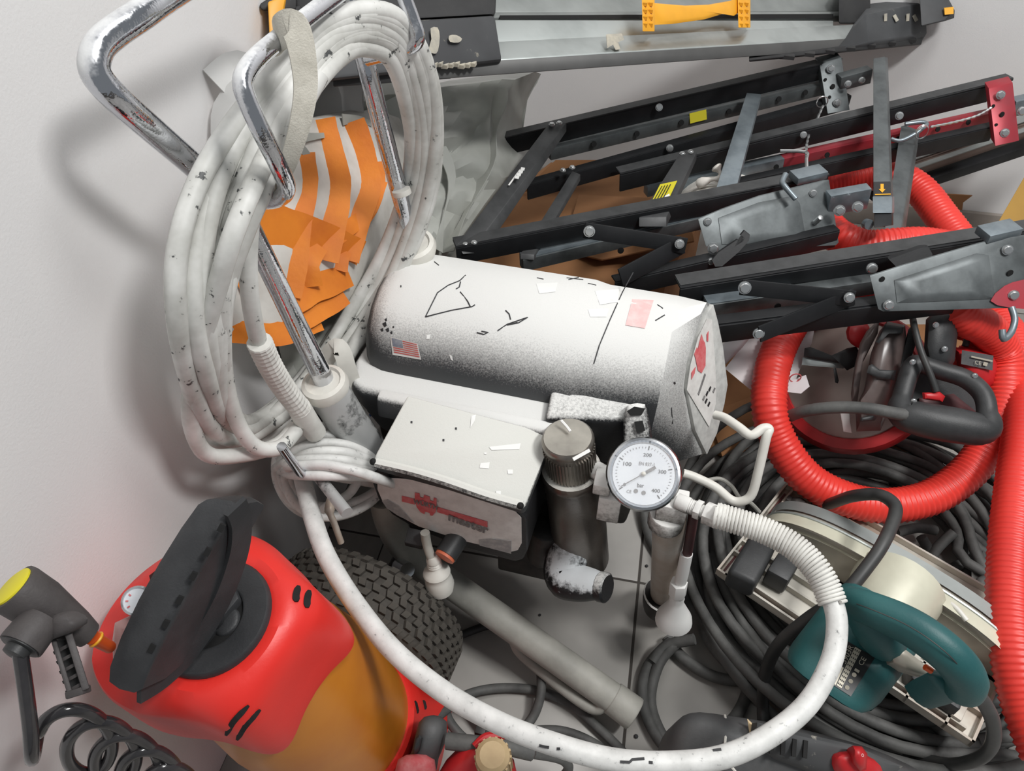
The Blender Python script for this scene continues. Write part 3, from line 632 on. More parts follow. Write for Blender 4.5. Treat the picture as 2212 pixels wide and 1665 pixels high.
# relief valve knob, lever and bracket under the box
mk('relief_valve', lathe(D(985, 1165, .86), D(962, 1201, .85)-D(985, 1165, .86), [(.0135, -.02), (.0135, .022)], 20), 'black_plastic', SP, 40)
mk('valve_cap', lathe(D(962, 1201, .85), D(962, 1201, .85)-D(985, 1165, .86), [(.0125, -.004), (.012, .0025), (.009, .003)], 20), 'orange_cap', SP, 40)
mk('lever', box(D(897, 1163, .86), A2, B2+UP*-.6, UP, .011, .009, .004), 'black_plastic', SP, 30, .0015)
# ---- scraps around the socket
mk('bent_bracket', ribbon(catm(PD([(690, 800, .86), (722, 752, .84), (738, 758, .84), (752, 800, .85), (768, 850, .87), (775, 890, .88)]), 4), .020, .0015, toward(D(740, 800, .85))), 'white_plastic', SP, 50)

# ------------------------------------------------------------------ power cord of the sprayer
PC = root('power_cord', 'grimy white mains cord wound in loops beside the control box', 'power cord', Zp(710, 1015, .3))
pts = []
N = 7
for i in range(N):
    top = 922+i*17.5; bot = 1116-(i % 3)*11; lx = 596+(i % 4)*9; rx = 826
    for j in range(28):
        a = 2*PI*j/28+PI*.1
        cx_ = (lx+rx)/2; cy_ = 1018+i*2
        sn = math.sin(a); ry = (bot-cy_) if sn > 0 else (cy_-top)
        px = cx_+(rx-lx)/2*math.cos(a); py = cy_+ry*sn*(1-.12*math.cos(a))+.10*(px-cx_)*(1-abs(sn))
        d = .86+.02*sn-(.012*i if sn < 0 else .004*i)*abs(sn)-.03*math.cos(a)*-.6
        pts.append(D(px, py, d))
pts += PD([(622, 1010, .79), (650, 1006, .775), (700, 1004, .765), (760, 1015, .765), (812, 1032, .78), (850, 1045, .82)])
mk('cord', tube(catm(pts, 2), .0056, 8), 'hose_grimy', PC, 60)
pts2 = PD([(800, 980, .85), (760, 1060, .85), (715, 1088, .84), (690, 1105, .86)])
mk('cord', tube(catm(pts2, 5), .0056, 8), 'hose_grimy', PC, 60)
mk('cord', tube(catm(PD([(918, 1150, .84), (922, 1175, .85), (930, 1200, .855), (936, 1215, .86)]), 4), .0056, 8), 'tube_paint', PC, 60)
pd0 = D(936, 1208, .858); pdd = (D(952, 1270, .885)-pd0).normalized()
mk('plug', lathe(pd0, pdd, [(.006, -.006), (.0085, .0), (.0085, .003), (.007, .004), (.0088, .006), (.0075, .007), (.0092, .009), (.0078, .010), (.0095, .014), (.015, .018), (.0165, .022), (.015, .026), (.016, .030), (.0175, .042), (.015, .052), (.010, .054)], 22), 'white_plastic', PC, 40, label='white moulded mains plug')
# ------------------------------------------------------------------ coiled paint hose on the hook, whip hose in front, strap
HO = root('paint_hose', 'long white paint-spattered hose coiled on the chrome hook', 'hose', D(480, 985, .78)-UP*.02)
OUT_ = [(800, 18, .62), (878, 55, .66), (930, 170, .72), (944, 300, .79), (932, 430, .85), (885, 565, .89), (805, 705, .90), (715, 835, .88), (610, 935, .83), (505, 988, .76), (432, 960, .68), (388, 850, .60), (366, 700, .55), (376, 540, .535), (428, 385, .54), (510, 250, .555), (600, 140, .565), (690, 50, .585)]
INN_ = [(780, 100, .63), (840, 125, .67), (872, 215, .73), (884, 320, .80), (864, 430, .86), (812, 560, .90), (735, 690, .915), (665, 790, .90), (600, 860, .86), (545, 890, .80), (512, 840, .72), (508, 760, .65), (505, 660, .605), (522, 540, .585), (562, 420, .58), (612, 300, .575), (662, 200, .58), (728, 122, .60)]
OUT3 = catm(PD(OUT_), 3, True); INN3 = catm(PD(INN_), 3, True); M_ = len(OUT3)
rnd = random.Random(11); pts = []; NL = 11; QP = [rnd.random()*6 for _ in range(NL+1)]
for i in range(NL):
    w0 = ((i*7) % NL)/(NL-1); p1, p2, p3_ = rnd.random()*6, rnd.random()*6, rnd.random()*6
    for j in range(M_):
        a = 2*PI*j/M_
        low = .5-.5*math.cos(a)          # 0 at the top, 1 at the bottom
        w1 = (((i+1)*7) % NL)/(NL-1); tt = j/M_; wv = w0+(w1-w0)*tt*tt*(3-2*tt)+.10*(math.sin(a+QP[i])*(1-tt)+math.sin(a+QP[i+1])*tt)+.14*low*math.sin(2*a+p2)
        wv = wv if wv < 1.08 else 1.08
        wv = wv if wv > -.02 else -.02
        p = OUT3[j].lerp(INN3[j], wv)
        p = p+toward(p)*(.014*low*math.sin(a*2+p3_)+.012*((i*5) % NL/NL-.5)*low+.010*(((i+tt)*3) % NL/NL-.5)*(1-low)*0)
        sd = E1.dot(p)-WL
        if sd < .014: p = p+E1*(.014-sd)
        pts.append(p)
hose = mk('hose', tube(catm(pts, 2), .0080, 10), 'hose_white', HO, 60)
# strands that can be told apart in front
for k, l in enumerate(([(640, 215, .570), (580, 330, .558), (510, 490, .535), (470, 620, .555), (425, 780, .60), (412, 900, .65), (440, 975, .69), (500, 985, .72), (600, 960, .76), (650, 900, .81)],
          [(690, 160, .572), (600, 330, .565), (530, 500, .57), (490, 620, .59), (480, 760, .63), (500, 880, .68), (545, 960, .72), (600, 968, .75), (640, 930, .78)],
          [(600, 280, .60), (555, 400, .592), (537, 520, .590), (540, 640, .615), (560, 740, .66), (590, 800, .70), (640, 880, .76), (680, 920, .80)])):
    mk('hose_strand', tube(catm(PD(l), 6), .0078, 10), 'hose_white', HO, 60)
sl = catm(PD([(560, 738, .655), (584, 790, .69), (615, 840, .728), (650, 885, .765)]), 14)
mk('ribbed_sleeve', tube(sl, [.0108+.0008*(i % 2) for i in range(len(sl))], 14), 'sleeve', HO, 20, label='white ribbed bend protector on the hose')
mk('taped_joint', tube(PD([(645, 878, .76), (660, 905, .785), (682, 935, .81)]), [.0118, .0125, .0115], 14), 'sleeve', HO, 50)
WH = root('whip_hose', 'white paint-speckled hose looping from the gauge fitting across the front', 'hose', Zp(1500, 1640, .2))
wp = catm(PD([(1545, 1112, .757), (1590, 1125, .75), (1650, 1145, .74), (1715, 1180, .725), (1765, 1230, .71), (1795, 1290, .70), (1808, 1350, .69), (1795, 1430, .675), (1745, 1520, .66), (1660, 1590, .645), (1560, 1635, .635), (1440, 1648, .63), (1320, 1640, .63), (1200, 1608, .635), (1080, 1562, .65), (960, 1495, .67), (850, 1405, .69), (765, 1300, .72), (705, 1200, .745), (676, 1120, .775), (660, 1060, .81), (640, 980, .84)]), 8)
mk('hose', tube(wp, .0097, 14), 'hose_grimy', WH, 60)
# spring guard
def spring(path, r, wire, turns, k0, k1):
    out = []; path = path[k0:k1]; cum = [0]
    for a, b in zip(path[:-1], path[1:]): cum.append(cum[-1]+(b-a).length)
    n = int(turns*9); prev = None; j = 0; nrm = None
    for i in range(n+1):
        s = cum[-1]*i/n
        while j < len(cum)-2 and cum[j+1] < s: j += 1
        t = (s-cum[j])/max(1e-9, cum[j+1]-cum[j]); p = path[j].lerp(path[j+1], t)
        tg = (path[min(j+2, len(path)-1)]-path[max(j-1, 0)]).normalized()
        nrm = (UP if nrm is None else nrm); nrm = (nrm-tg*nrm.dot(tg)).normalized(); b = tg.cross(nrm); a = 2*PI*i/9
        out.append(p+nrm*math.cos(a)*r+b*math.sin(a)*r)
    return tube(out, wire, 6)
mk('spring_guard', spring(wp, .0122, .0017, 40, 0, 43), 'sleeve', WH, 60, label='white spring guard around the hose end')
mk('ferrule', tube(wp[0:6], .0128, 14), 'sleeve', WH, 50)
bpy.context.view_layer.update()
for seg_ in ([(1165, 1610), (1178, 1613), (1186, 1614)], [(1340, 1645), (1360, 1646), (1366, 1640), (1392, 1638)], [(1402, 1646), (1410, 1647)], [(1203, 1617), (1210, 1617)], [(1540, 1620), (1558, 1618)]):
    line_on('ink_mark', seg_, 4.0, 'print_black', obj=bpy.data.objects[[c.name for c in WH.children if c.name.startswith('hose')][0]], parent=[c for c in WH.children if c.name.startswith('hose')][0])
sp_ = PD([(612, 78, .550), (596, 88, .535), (602, 74, .518), (622, 56, .510), (640, 66, .512), (654, 120, .520), (660, 190, .528), (650, 260, .535), (634, 320, .545), (618, 370, .56), (606, 410, .585)])
spn = [toward(p) for p in sp_]
mk('webbing_strap', ribbon(catm(sp_, 6), [.0215-.011*max(0, (i-22)/38) for i in range(61)], .0014, [(toward(p)+Vector((-.5, -.2, .3))*(1 if i < 20 else -.6)).normalized() for i, p in enumerate(catm(sp_, 6))]), 'strap', None, 50, label='off-white webbing strap hung over the chrome hose hook', cat='strap')
# ------------------------------------------------------------------ taped bucket behind the handle
def bk_d(x, y):
    e = max(0.0, 1-((x-655)/215)**2-((y-495)/300)**2)
    return .865+.00052*(x-650)-.045*e**.5
BK = root('taped_bucket', 'white plastic tub wrapped in torn orange tape inside the hose coil', 'bucket', D(600, 738, .84))
ol = [(548, 330), (592, 285), (650, 258), (705, 255), (760, 264), (800, 318), (829, 385), (818, 440), (786, 520), (756, 610), (716, 682), (655, 715), (600, 738), (530, 735), (466, 726), (484, 640), (504, 540), (520, 430)]
mk('tub', pillow(ol, bk_d, 0, Vector((.04, .14, -.05)), 9, 2, nz=.003, nsc=18), 'bucket', BK, 40)
def strip(pts, wd, lift=.004, taper=None):
    c = catm([Vector((a, b, 0)) for a, b in pts], 5); P3 = []; ws = []
    for i, p in enumerate(c):
        q = D(p.x, p.y, bk_d(p.x, p.y)-.0018-lift*.45-.0012*noise.noise(Vector((p.x*.02, p.y*.02, wd)))); P3.append(q)
        t = i/(len(c)-1); ws.append((wd if taper is None else wd+(taper-wd)*t)*.85/1600*(1+.10*noise.noise(Vector((p.x*.03, p.y*.03, 2)))))
    # face each station along the surface normal
    return ribbon(P3, ws, .0012, [toward(p) for p in P3])
for k, (pts, wd, lift, tp) in enumerate((([(690, 258), (708, 330), (722, 400), (712, 470), (692, 560)], 66, .005, 78), ([(752, 266), (776, 330), (790, 400), (770, 470), (745, 560)], 78, .006, 62),
        ([(810, 350), (815, 400), (800, 450), (770, 500)], 40, .005, 30), ([(656, 330), (662, 400), (648, 480), (640, 560), (625, 640)], 46, .004, 50),
        ([(562, 480), (620, 495), (690, 515), (778, 552)], 92, .009, 70), ([(620, 655), (665, 630), (715, 610), (755, 595)], 66, .008, 50),
        ([(628, 690), (690, 660), (740, 630)], 74, .007, 60), ([(464, 712), (530, 718), (600, 722), (690, 690)], 44, .008, 50), ([(512, 540), (522, 590), (540, 640)], 34, .006, 26),
        ([(668, 620), (664, 570), (690, 530)], 60, .010, 40), ([(826, 390), (800, 450), (770, 480), (715, 520)], 26, .012, 40), ([(735, 585), (742, 560), (752, 545)], 34, .012, 14))):
    mk('tape_strip', strip(pts, wd, lift, tp), 'tape', BK, 40)
for pts in ([(622, 325), (650, 320), (675, 350)], [(630, 300), (665, 296), (700, 292)], [(740, 258), (775, 258), (805, 268)]):
    mk('torn_film', strip(pts, 24, .012, 10), 'polythene', BK, 40)
# ------------------------------------------------------------------ polythene-wrapped bundle in the corner
WR = root('plastic_bundle', 'bundle wrapped in crumpled translucent polythene standing in the corner behind the hose', 'plastic sheet', Zp(900, 640, .0))
def pl_d(x, y): return 1.02+.00055*(x-800)
mk('wrapping', pillow([(560, 215), (660, 165), (720, 160), (745, 200), (760, 250), (860, 205), (940, 190), (1040, 178), (1112, 172), (1082, 225), (1070, 262), (1060, 330), (1075, 355), (1098, 382), (1060, 440), (1005, 520), (985, 560), (940, 640), (880, 760), (820, 880), (720, 905), (640, 860), (600, 740), (560, 500)], pl_d, .02, Vector((.06, .20, -.06)), 16, 2, nz=.014, nsc=13, wr=.034, wsc=12, p=3), 'polythene', WR, 24)
mk('film_fold', pillow([(640, 190), (690, 160), (735, 170), (748, 240), (742, 300), (690, 300), (650, 280)], .93, .02, Vector((.02, .03, 0)), 6, 2, nz=.006, nsc=30), 'polythene_thin', WR, 30)
mk('film_fold', ribbon(catm(PD([(1085, 190, 1.13), (1072, 260, 1.14), (1058, 340, 1.13), (1010, 450, 1.10), (965, 545, 1.07)]), 5), [.02+.012*math.sin(i*.7) for i in range(21)], .0012, Vector((-.6, -.5, .4))), 'polythene', WR, 30)
mk('film_fold', ribbon(catm(PD([(945, 300, 1.06), (975, 380, 1.07), (960, 460, 1.06), (945, 540, 1.05)]), 5), [.012+.01*math.sin(i*.5) for i in range(16)], .0012, Vector((.7, -.5, .3))), 'polythene', WR, 30)
mk('film_fold', ribbon(catm(PD([(470, 185, .70), (520, 150, .72), (560, 200, .74), (500, 330, .73), (480, 420, .72)]), 5), .035, .001, Vector((.5, -.7, .5))), 'polythene_thin', WR, 30)
mk('film_fold', pillow([(455, 250), (475, 200), (530, 155), (575, 190), (560, 330), (500, 420), (462, 330)], .705, .006, Vector((.004, .012, 0)), 5, 2, nz=.003, nsc=40), 'polythene_thin', WR, 30)
mk('core', pillow([(640, 560), (900, 540), (960, 620), (880, 800), (780, 930), (690, 960), (640, 800)], 1.08, .0, Vector((.05, .2, -.1)), 3, 2), 'tool_grey', WR)
# small torn tag by the socket
tg = root('torn_tag', 'small torn white tag with blue print beside the handle socket', 'tag', D(803, 920, .94))
mk('tag', pillow([(782, 888), (800, 884), (812, 890), (820, 905), (818, 925), (810, 928), (806, 915), (800, 930), (796, 928), (797, 908), (786, 902)], .93, 0, toward(D(800, 900, .93))*-.0015, 3), 'white_clean', tg)
mk('print', pillow([(806, 893), (812, 893), (814, 904), (808, 903)], .9275, 0, toward(D(800, 900, .93))*-.0008, 2), 'blue_print', tg)
mk('print', pillow([(797, 895), (801, 893), (803, 898), (799, 900)], .9275, 0, toward(D(800, 900, .93))*-.0008, 2), 'blue_print', tg)
mk('string', tube(catm(PD([(778, 892, .93), (790, 868, .93), (806, 858, .935), (820, 858, .94)]), 4), .003, 6), 'white_plastic', tg)
# ------------------------------------------------------------------ folding aluminium ladder across the corner
LD = root('folding_ladder', 'folded aluminium ladder with black plastic end caps resting across the corner', 'ladder', D(1500, 60, 1.13))
def ld(px):
    q = (px-CX)/FOC; t = (.263+q*.78)/(1.1-q*.715); return .78+.715*t
def LP(x, y, o=0): return D(x, y, ld(x)+o)
def lpr(name, secL, secR, m, par=None, bev=.0015): return mk(name, ring_loft([[LP(*p) for p in secL], [LP(*p) for p in secR]]), m, par or LD, 30, bev)
lpr('front_rail', [(930, 96, .03), (930, 137, 0), (930, 172, .004), (930, 172, .034)], [(1872, 51, .03), (1872, 79, 0), (1872, 104, .004), (1872, 104, .034)], 'alu')
lpr('rail_shaded_face', [(930, 138, -.001), (930, 172, .003), (930, 172, .01)], [(1872, 80, -.001), (1872, 104, .003), (1872, 104, .01)], 'alu_shaded')  # darker skin on the rail's lower face, shade painted as colour
lpr('middle_rail', [(930, 42, .045), (930, 100, .028), (930, 130, .04), (930, 100, .07)], [(1800, 44, .045), (1800, 66, .028), (1800, 80, .04), (1800, 64, .07)], 'alu')
lpr('middle_rail', [(930, 26, .075), (930, 38, .062), (930, 52, .07), (930, 40, .09)], [(1840, 24, .075), (1840, 34, .062), (1840, 48, .07), (1840, 36, .09)], 'alu_dull')
lpr('rear_rail', [(930, -50, .12), (930, 27, .085), (930, 40, .10), (930, -30, .14)], [(1860, -40, .12), (1860, 24, .085), (1860, 36, .10), (1860, -20, .14)], 'alu_dull')
lpr('groove', [(1080, 33, .060), (1080, 41, .060), (1080, 41, .07), (1080, 33, .07)], [(1800, 30, .060), (1800, 40, .060), (1800, 40, .07), (1800, 30, .07)], 'hole', None, 0)
# left end caps
lpr('end_cap', [(640, 60, -.012), (640, 180, -.014), (640, 186, .02), (640, 60, .06)], [(1068, 34, -.006), (1086, 128, -.012), (1080, 140, .0), (1068, 34, .06)], 'cap_black', None, .004)
lpr('end_cap', [(640, -60, .03), (640, 55, .0), (640, 60, .08), (640, -60, .1)], [(1074, -60, .03), (1070, 31, .0), (1070, 34, .07), (1074, -60, .1)], 'cap_dark', None, .004)
lpr('hinge_plate', [(720, 168, .0), (720, 188, .004), (720, 184, .03)], [(975, 140, .0), (975, 170, .004), (975, 168, .03)], 'cap_dark')
for k in range(9):
    x0 = 925+k*12
    mk('jagged_edge', box(LP(x0, 142-(k % 3)*2, -.010), A2, B2, UP, .004, .004, .0022), 'dried_paint', LD, 0)
mk('paint_patch', pillow([(930, 62), (945, 60), (950, 80), (946, 110), (938, 116), (926, 108), (932, 84)], lambda x, y: ld(x)-.0165, .0005, Vector((0, .002, 0)), 3, 2), 'dried_paint', LD)
mk('paint_patch', pillow([(970, 78), (984, 76), (998, 84), (990, 92), (972, 90)], lambda x, y: ld(x)-.0165, .0005, Vector((0, .002, 0)), 3, 2), 'dried_paint', LD)
# right end caps
lpr('end_cap', [(1872, 30, -.01), (1878, 92, -.015), (1800, 110, .0), (1872, 8, .07)], [(2000, 4, -.01), (2003, 72, -.015), (1990, 92, .01), (1990, -6, .07)], 'cap_black', None, .003)
lpr('end_cap', [(1812, -20, .03), (1812, 50, .03), (1812, 52, .07), (1812, -30, .09)], [(1880, -20, .03), (1880, 50, .03), (1880, 52, .07), (1880, -30, .09)], 'cap_dark', None, .003)
lpr('end_cap', [(1618, 127, -.002), (1618, 132, .0), (1618, 134, .03), (1618, 120, .04)], [(1995, 76, -.006), (1990, 95, -.002), (1990, 97, .04), (1995, 70, .05)], 'cap_dark', None, .002)
for k in range(7):
    xx = 1700+k*44; yy = 122-k*6
    mk('tooth', box(LP(xx, yy, -.001), A2, B2, UP, .012, .006, .003), 'cap_dark', LD, 0)
mk('end_cap', ring_loft([PD([(1985, -30, 1.43), (1990, 56, 1.42), (1990, 58, 1.45), (1985, -30, 1.46)]), PD([(2030, -20, 1.43), (2040, 44, 1.42), (2040, 46, 1.45), (2030, -20, 1.46)]), PD([(2046, -8, 1.43), (2063, 22, 1.42), (2062, 40, 1.45), (2048, 0, 1.455)])]), 'cap_black', LD, 30, .002)
mk('orange_tag', prism(PD([(2040, 18, 1.416), (2060, 16, 1.416), (2060, 30, 1.416), (2041, 32, 1.416)]), Vector((0, .003, 0))), 'arrow', LD, 0)
mk('yellow_label', [bar(LP(x, 38+3*(k % 2), -.0165), LP(x+6, 37, -.0165), .013, .0008, toward(LP(1930, 40))) for k, x in enumerate((1910, 1932, 1958, 1974))], 'dried_paint', LD, 0)
# yellow latches
yl = root_none = None
lt = mk('latch', pillow([(1405, 6), (1480, 12), (1530, 10), (1575, 2), (1600, -6), (1600, 24), (1585, 34), (1560, 30), (1520, 42), (1450, 52), (1405, 54)], lambda x, y: ld(x)-.012, .004, Vector((.01, .03, -.01)), 5), 'yellow_plastic', LD, 40, label='yellow plastic latch')
for x0, y0, y1 in ((1400, -20, 68), (1607, -20, 60)):
    mk('latch_foot', ring_loft([[LP(x0-14, y0, -.016), LP(x0+14, y0, -.016), LP(x0+14, y0, .01), LP(x0-14, y0, .01)], [LP(x0-12, y1, -.020), LP(x0+14, y1, -.020), LP(x0+14, y1, .02), LP(x0-12, y1, .02)]]), 'yellow_plastic', LD, 30, .001)
    for k in range(4):
        for s in (-1, 1):
            mk('rib', box(LP(x0+s*6, 8+k*15, -.019), A2, B2, UP, .0028, .003, .0022), 'yellow_plastic', LD, 0)
mk('foam_smear', pillow([(1310, 80), (1345, 78), (1348, 86), (1335, 90), (1340, 106), (1330, 108), (1322, 92), (1312, 104)], lambda x, y: ld(x)-.003-.0012*0, .0006, Vector((0, .012, 0)), 3), 'dried_paint', LD)
lpr('left_latch', [(578, 4, -.02), (582, 92, -.02), (590, 96, .0), (582, 4, .0)], [(618, -10, -.02), (600, 88, -.02), (604, 92, .0), (622, -10, .0)], 'yellow_plastic', None, .002)
lpr('left_latch', [(560, 10, -.01), (566, 22, -.01), (566, 24, .01), (560, 8, .01)], [(640, -40, -.01), (640, 20, -.01), (640, 22, .01), (640, -40, .01)], 'cap_dark', None, .002)
lpr('left_latch', [(594, 30, .0), (594, 130, .01), (594, 130, .02), (594, 30, .02)], [(650, 10, .0), (650, 150, .01), (650, 150, .03), (650, 10, .03)], 'cap_dark', None, .002)
# ------------------------------------------------------------------ two folded steel work stands
def R_(l, r, h, wd): return rail(D(*l), D(*r), h, wd)
bolt_me = {}
def bolt(par, x, y, d, r=.0058, m='bolt', nrm=None, hx=False, name='bolt'):
    key = (m, hx)
    if key not in bolt_me:
        bolt_me[key] = mesh_of('bolt', [lathe(Vector((0, 0, 0)), UP, [(.8, -.3), (.8, .28), (.68, .40), (.3, .42)], 6 if hx else 14), lathe(Vector((0, 0, 0)), UP, [(1.0, -.35), (1.0, -.05)], 14)], m, 0, 25)
    p = D(x, y, d); n = Vector(nrm).normalized() if nrm is not None else (toward(p)*.6+Vector((0, -1, .3))).normalized()
    a, b, c = frame(n)
    return put(name, bolt_me[key], par, basis(a*r, b*r, c*r, p))
def hole(par, x, y, d, r=.0048):
    p = D(x, y, d); n = Vector((0.25, -.9, .25)).normalized()
    return mk('hole', lathe(p, n, [(r, -.001), (r, .0006)], 14), 'hole', par, 0)
S1 = root('work_stand', 'folded black steel work stand with bolted plate and upright tube lying behind the sprayer', 'work stand', D(1400, 420, 1.2)-UP*.1, 'folded work stands')
FWD = Vector((.2, -.9, .35))
# back frame
b1 = mk('upper_rail', [R_((1070, 303, 1.20), (1820, 128, 1.355), .004, .018), R_((1072, 306, 1.201), (1815, 132, 1.356), .028, .003)], 'black_paint', S1, 30, .0008)
mk('rail_lit_top', R_((1070, 301, 1.199), (1820, 126, 1.354), .0025, .018), 'black_grey', b1, 30)  # light from above painted as a greyer strip on the rail top
gb1 = mk('telescopic_bar', R_((1190, 322, 1.235), (1800, 178, 1.37), .021, .018), 'galv_dark', S1, 30, .0008)
mk('bar_lit_top', R_((1190, 318, 1.240), (1790, 176, 1.375), .002, .018), 'galv', gb1, 30)  # lighter metal strip paints the lit top of the bar
for x, y in ((1283, 311), (1376, 289), (1472, 265), (1575, 241), (1683, 214), (1740, 200)): hole(gb1, x, y, 1.235+.135*(x-1190)/610-.0012)
mk('yellow_label', bar(D(1490, 256, 1.30), D(1526, 247, 1.308), .017, .001, FWD), 'warn_yellow', gb1)
mk('lower_rail', [R_((1140, 402, 1.20), (1840, 208, 1.37), .026, .004), R_((1140, 400, 1.20), (1840, 206, 1.37), .003, .018)], 'black_paint', S1, 30, .0008)
pl1 = mk('end_plate', prism(PD([(1770, 136, 1.345), (1818, 124, 1.348), (1836, 238, 1.345), (1788, 246, 1.342)]), Vector((-.03, .16, .02))*.12), 'galv_dark', S1, 30, .001)
for x, y in ((1795, 148), (1809, 222)): bolt(pl1, x, y, 1.338, .0072, hx=True)
for x, y, r in ((1783, 172, .0028), (1799, 187, .0045), (1792, 210, .003)): hole(pl1, x, y, 1.342, r)
mk('arm_bracket', R_((1818, 168, 1.33), (1886, 150, 1.33), .026, .02), 'galv_dark', S1, 30, .001)
for x in (1832, 1862): bolt(S1, x, 181-(x-1832)*.25, 1.325, .006)
up1 = mk('upright_tube', ring_loft([[D(1886, 126, 1.315), D(1912, 122, 1.315), D(1918, 124, 1.34), D(1892, 128, 1.34)], [D(1886, 456, 1.10), D(1926, 456, 1.10), D(1931, 456, 1.12), D(1891, 456, 1.12)]]), 'galv_dark', S1, 30, .0015)
mk('tube_end', ring_loft([[D(1885, 424, 1.116), D(1927, 424, 1.116), D(1932, 424, 1.142), D(1890, 424, 1.142)], [D(1885, 460, 1.095), D(1927, 460, 1.095), D(1932, 460, 1.118), D(1890, 460, 1.118)]]), 'galv', up1, 30, .001)
mk('tube_end', ring_loft([[D(1888, 460, 1.098), D(1926, 458, 1.098), D(1930, 458, 1.118), D(1892, 460, 1.118)], [D(1888, 492, 1.085), D(1926, 486, 1.085), D(1930, 486, 1.1), D(1892, 490, 1.1)]]), 'black_paint', up1, 30, .001)
mk('tube_end', lathe(D(1874, 484, 1.10), FWD, [(.0075, -.004), (.0075, .004)], 16), 'galv', up1, 30)
def upd(y): return 1/(.7605+(y-126)*.1486/330)
lb = mk('arrow_label', prism([D(x, y, upd(y)-.0015) for x, y in ((1888, 394), (1924, 393), (1925, 421), (1888, 422))], Vector((0, .002, 0))), 'plate_black', up1, 0)
ar = lambda x, y: D(x, y, upd(y)-.0024)
mk('arrow', [([ar(1902, 397), ar(1909, 397), ar(1909, 408), ar(1902, 408)], [(0, 1, 2, 3)]), ([ar(1898, 408), ar(1913, 408), ar(1906, 416)], [(0, 1, 2)]), ([ar(1890, 419), ar(1924, 418), ar(1924, 420), ar(1890, 421)], [(0, 1, 2, 3)])], 'arrow', lb, 0)
# cross members between the frames
cm = mk('cross_member', ring_loft([[D(1184, 268, 1.20), D(1224, 264, 1.21), D(1224, 284, 1.21), D(1184, 288, 1.20)], [D(988, 526, 1.035), D(1034, 520, 1.045), D(1046, 545, 1.05), D(1000, 550, 1.035)]]), 'black_grey', S1, 30, .001, label='grey cross bar with white lettering')
mk('mark', bar(D(1099, 400, 1.105), D(1124, 366, 1.128), .0024, .0006, UP+toward(D(1100, 380, 1.1))*.5), 'white_clean', cm, 0)
mk('mark', [bar(D(1116+k*4, 386-k*6, 1.108+k*.004), D(1118+k*4, 380-k*6, 1.112+k*.004), .006, .0006, UP+toward(D(1100, 380, 1.1))*.5) for k in range(4)], 'white_clean', cm, 0)
mk('cross_member', ring_loft([[D(1236, 369, 1.20), D(1254, 376, 1.2), D(1254, 390, 1.2), D(1236, 384, 1.2)], [D(1124, 548, 1.06), D(1154, 550, 1.06), D(1154, 562, 1.06), D(1124, 560, 1.06)]]), 'black_grey', S1, 30, .001)
mk('cross_member', ring_loft([[D(1613, 200, 1.30), D(1644, 203, 1.305), D(1644, 215, 1.31), D(1613, 212, 1.31)], [D(1541, 424, 1.115), D(1588, 416, 1.12), D(1588, 430, 1.13), D(1541, 436, 1.125)]]), 'galv', S1, 30, .001)
# front frame
fr1 = mk('upper_rail', [R_((985, 535, 1.03), (1792, 378, 1.13), .003, .022), R_((985, 538, 1.03), (1790, 382, 1.13), .027, .004)], 'black_paint', S1, 30, .0008)
mk('rail_lit_top', R_((985, 531, 1.032), (1792, 376, 1.132), .0022, .022), 'black_grey', fr1, 30)  # greyer top strip, painted light on the front rail
gb2 = mk('telescopic_bar', R_((1130, 562, 1.06), (1700, 428, 1.14), .021, .018), 'galv_dark', S1, 30, .0008)
mk('bar_lit_top', R_((1130, 558, 1.061), (1700, 424, 1.141), .002, .02), 'galv', gb2, 30)  # painted light along the bar's top
hole(gb2, 1341, 541, 1.075)
mk('lower_rail', [R_((1330, 612, 1.03), (1815, 500, 1.10), .028, .004), R_((1330, 608, 1.03), (1815, 496, 1.10), .003, .016)], 'black_paint', S1, 30, .0008)
plate1 = [(1508, 474), (1560, 452), (1640, 424), (1690, 412), (1780, 390), (1791, 390), (1812, 524), (1806, 530), (1720, 535), (1570, 545), (1533, 540), (1524, 530)]
bp = mk('bracket_plate', pillow(plate1, lambda x, y: 1.075+.00012*(x-1508), .0, Vector((0, .004, .001)), 2), 'galv_dark', S1, 30, .0008, label='embossed galvanised bracket plate')
mk('embossing', pillow([(1552, 472), (1640, 438), (1715, 424), (1728, 440), (1742, 520), (1640, 526), (1560, 528)], lambda x, y: 1.0738+.00012*(x-1508), .0035, Vector((0, .003, 0)), 4, p=8), 'galv_dark', bp, 30)
for x, y in ((1529, 479), (1757, 417), (1774, 509)): bolt(bp, x, y, 1.071+.00012*(x-1508), .0058)
bolt(bp, 1541, 537, 1.060, .0085, hx=True); bolt(bp, 1536, 565, 1.060, .0055)
mk('stud', lathe(D(1764, 478, 1.10), FWD+UP*1.2, [(.004, -.006), (.004, .012), (.002, .013)], 10), 'bolt', bp)
mk('tube_socket', R_((1725, 386, 1.098), (1790, 371, 1.104), .012, .026), 'galv', S1, 30, .001)
mk('l_pin', tube(catm(PD([(1697, 376, 1.09), (1690, 392, 1.085), (1695, 402, 1.08), (1719, 430, 1.075)]), 4), .0042, 10), 'galv', S1, 50)
mk('arm_bracket', R_((1795, 424, 1.09), (1884, 408, 1.09), .034, .018), 'galv', S1, 30, .001)
for x, y in ((1814, 455), (1853, 447)): bolt(S1, x, y, 1.084, .0082, hx=True)
l1 = mk('link_arm', bar(D(1262, 497, 1.02), D(1482, 531, 1.04), .022, .003, FWD), 'black_paint', S1, 30, .0008)
bolt(l1, 1273, 500, 1.014, .008); bolt(l1, 1468, 527, 1.030, .0068)
mk('link_arm', bar(D(1475, 528, 1.046), D(1340, 600, 1.02), .026, .003, FWD), 'black_paint', S1, 30, .0008)
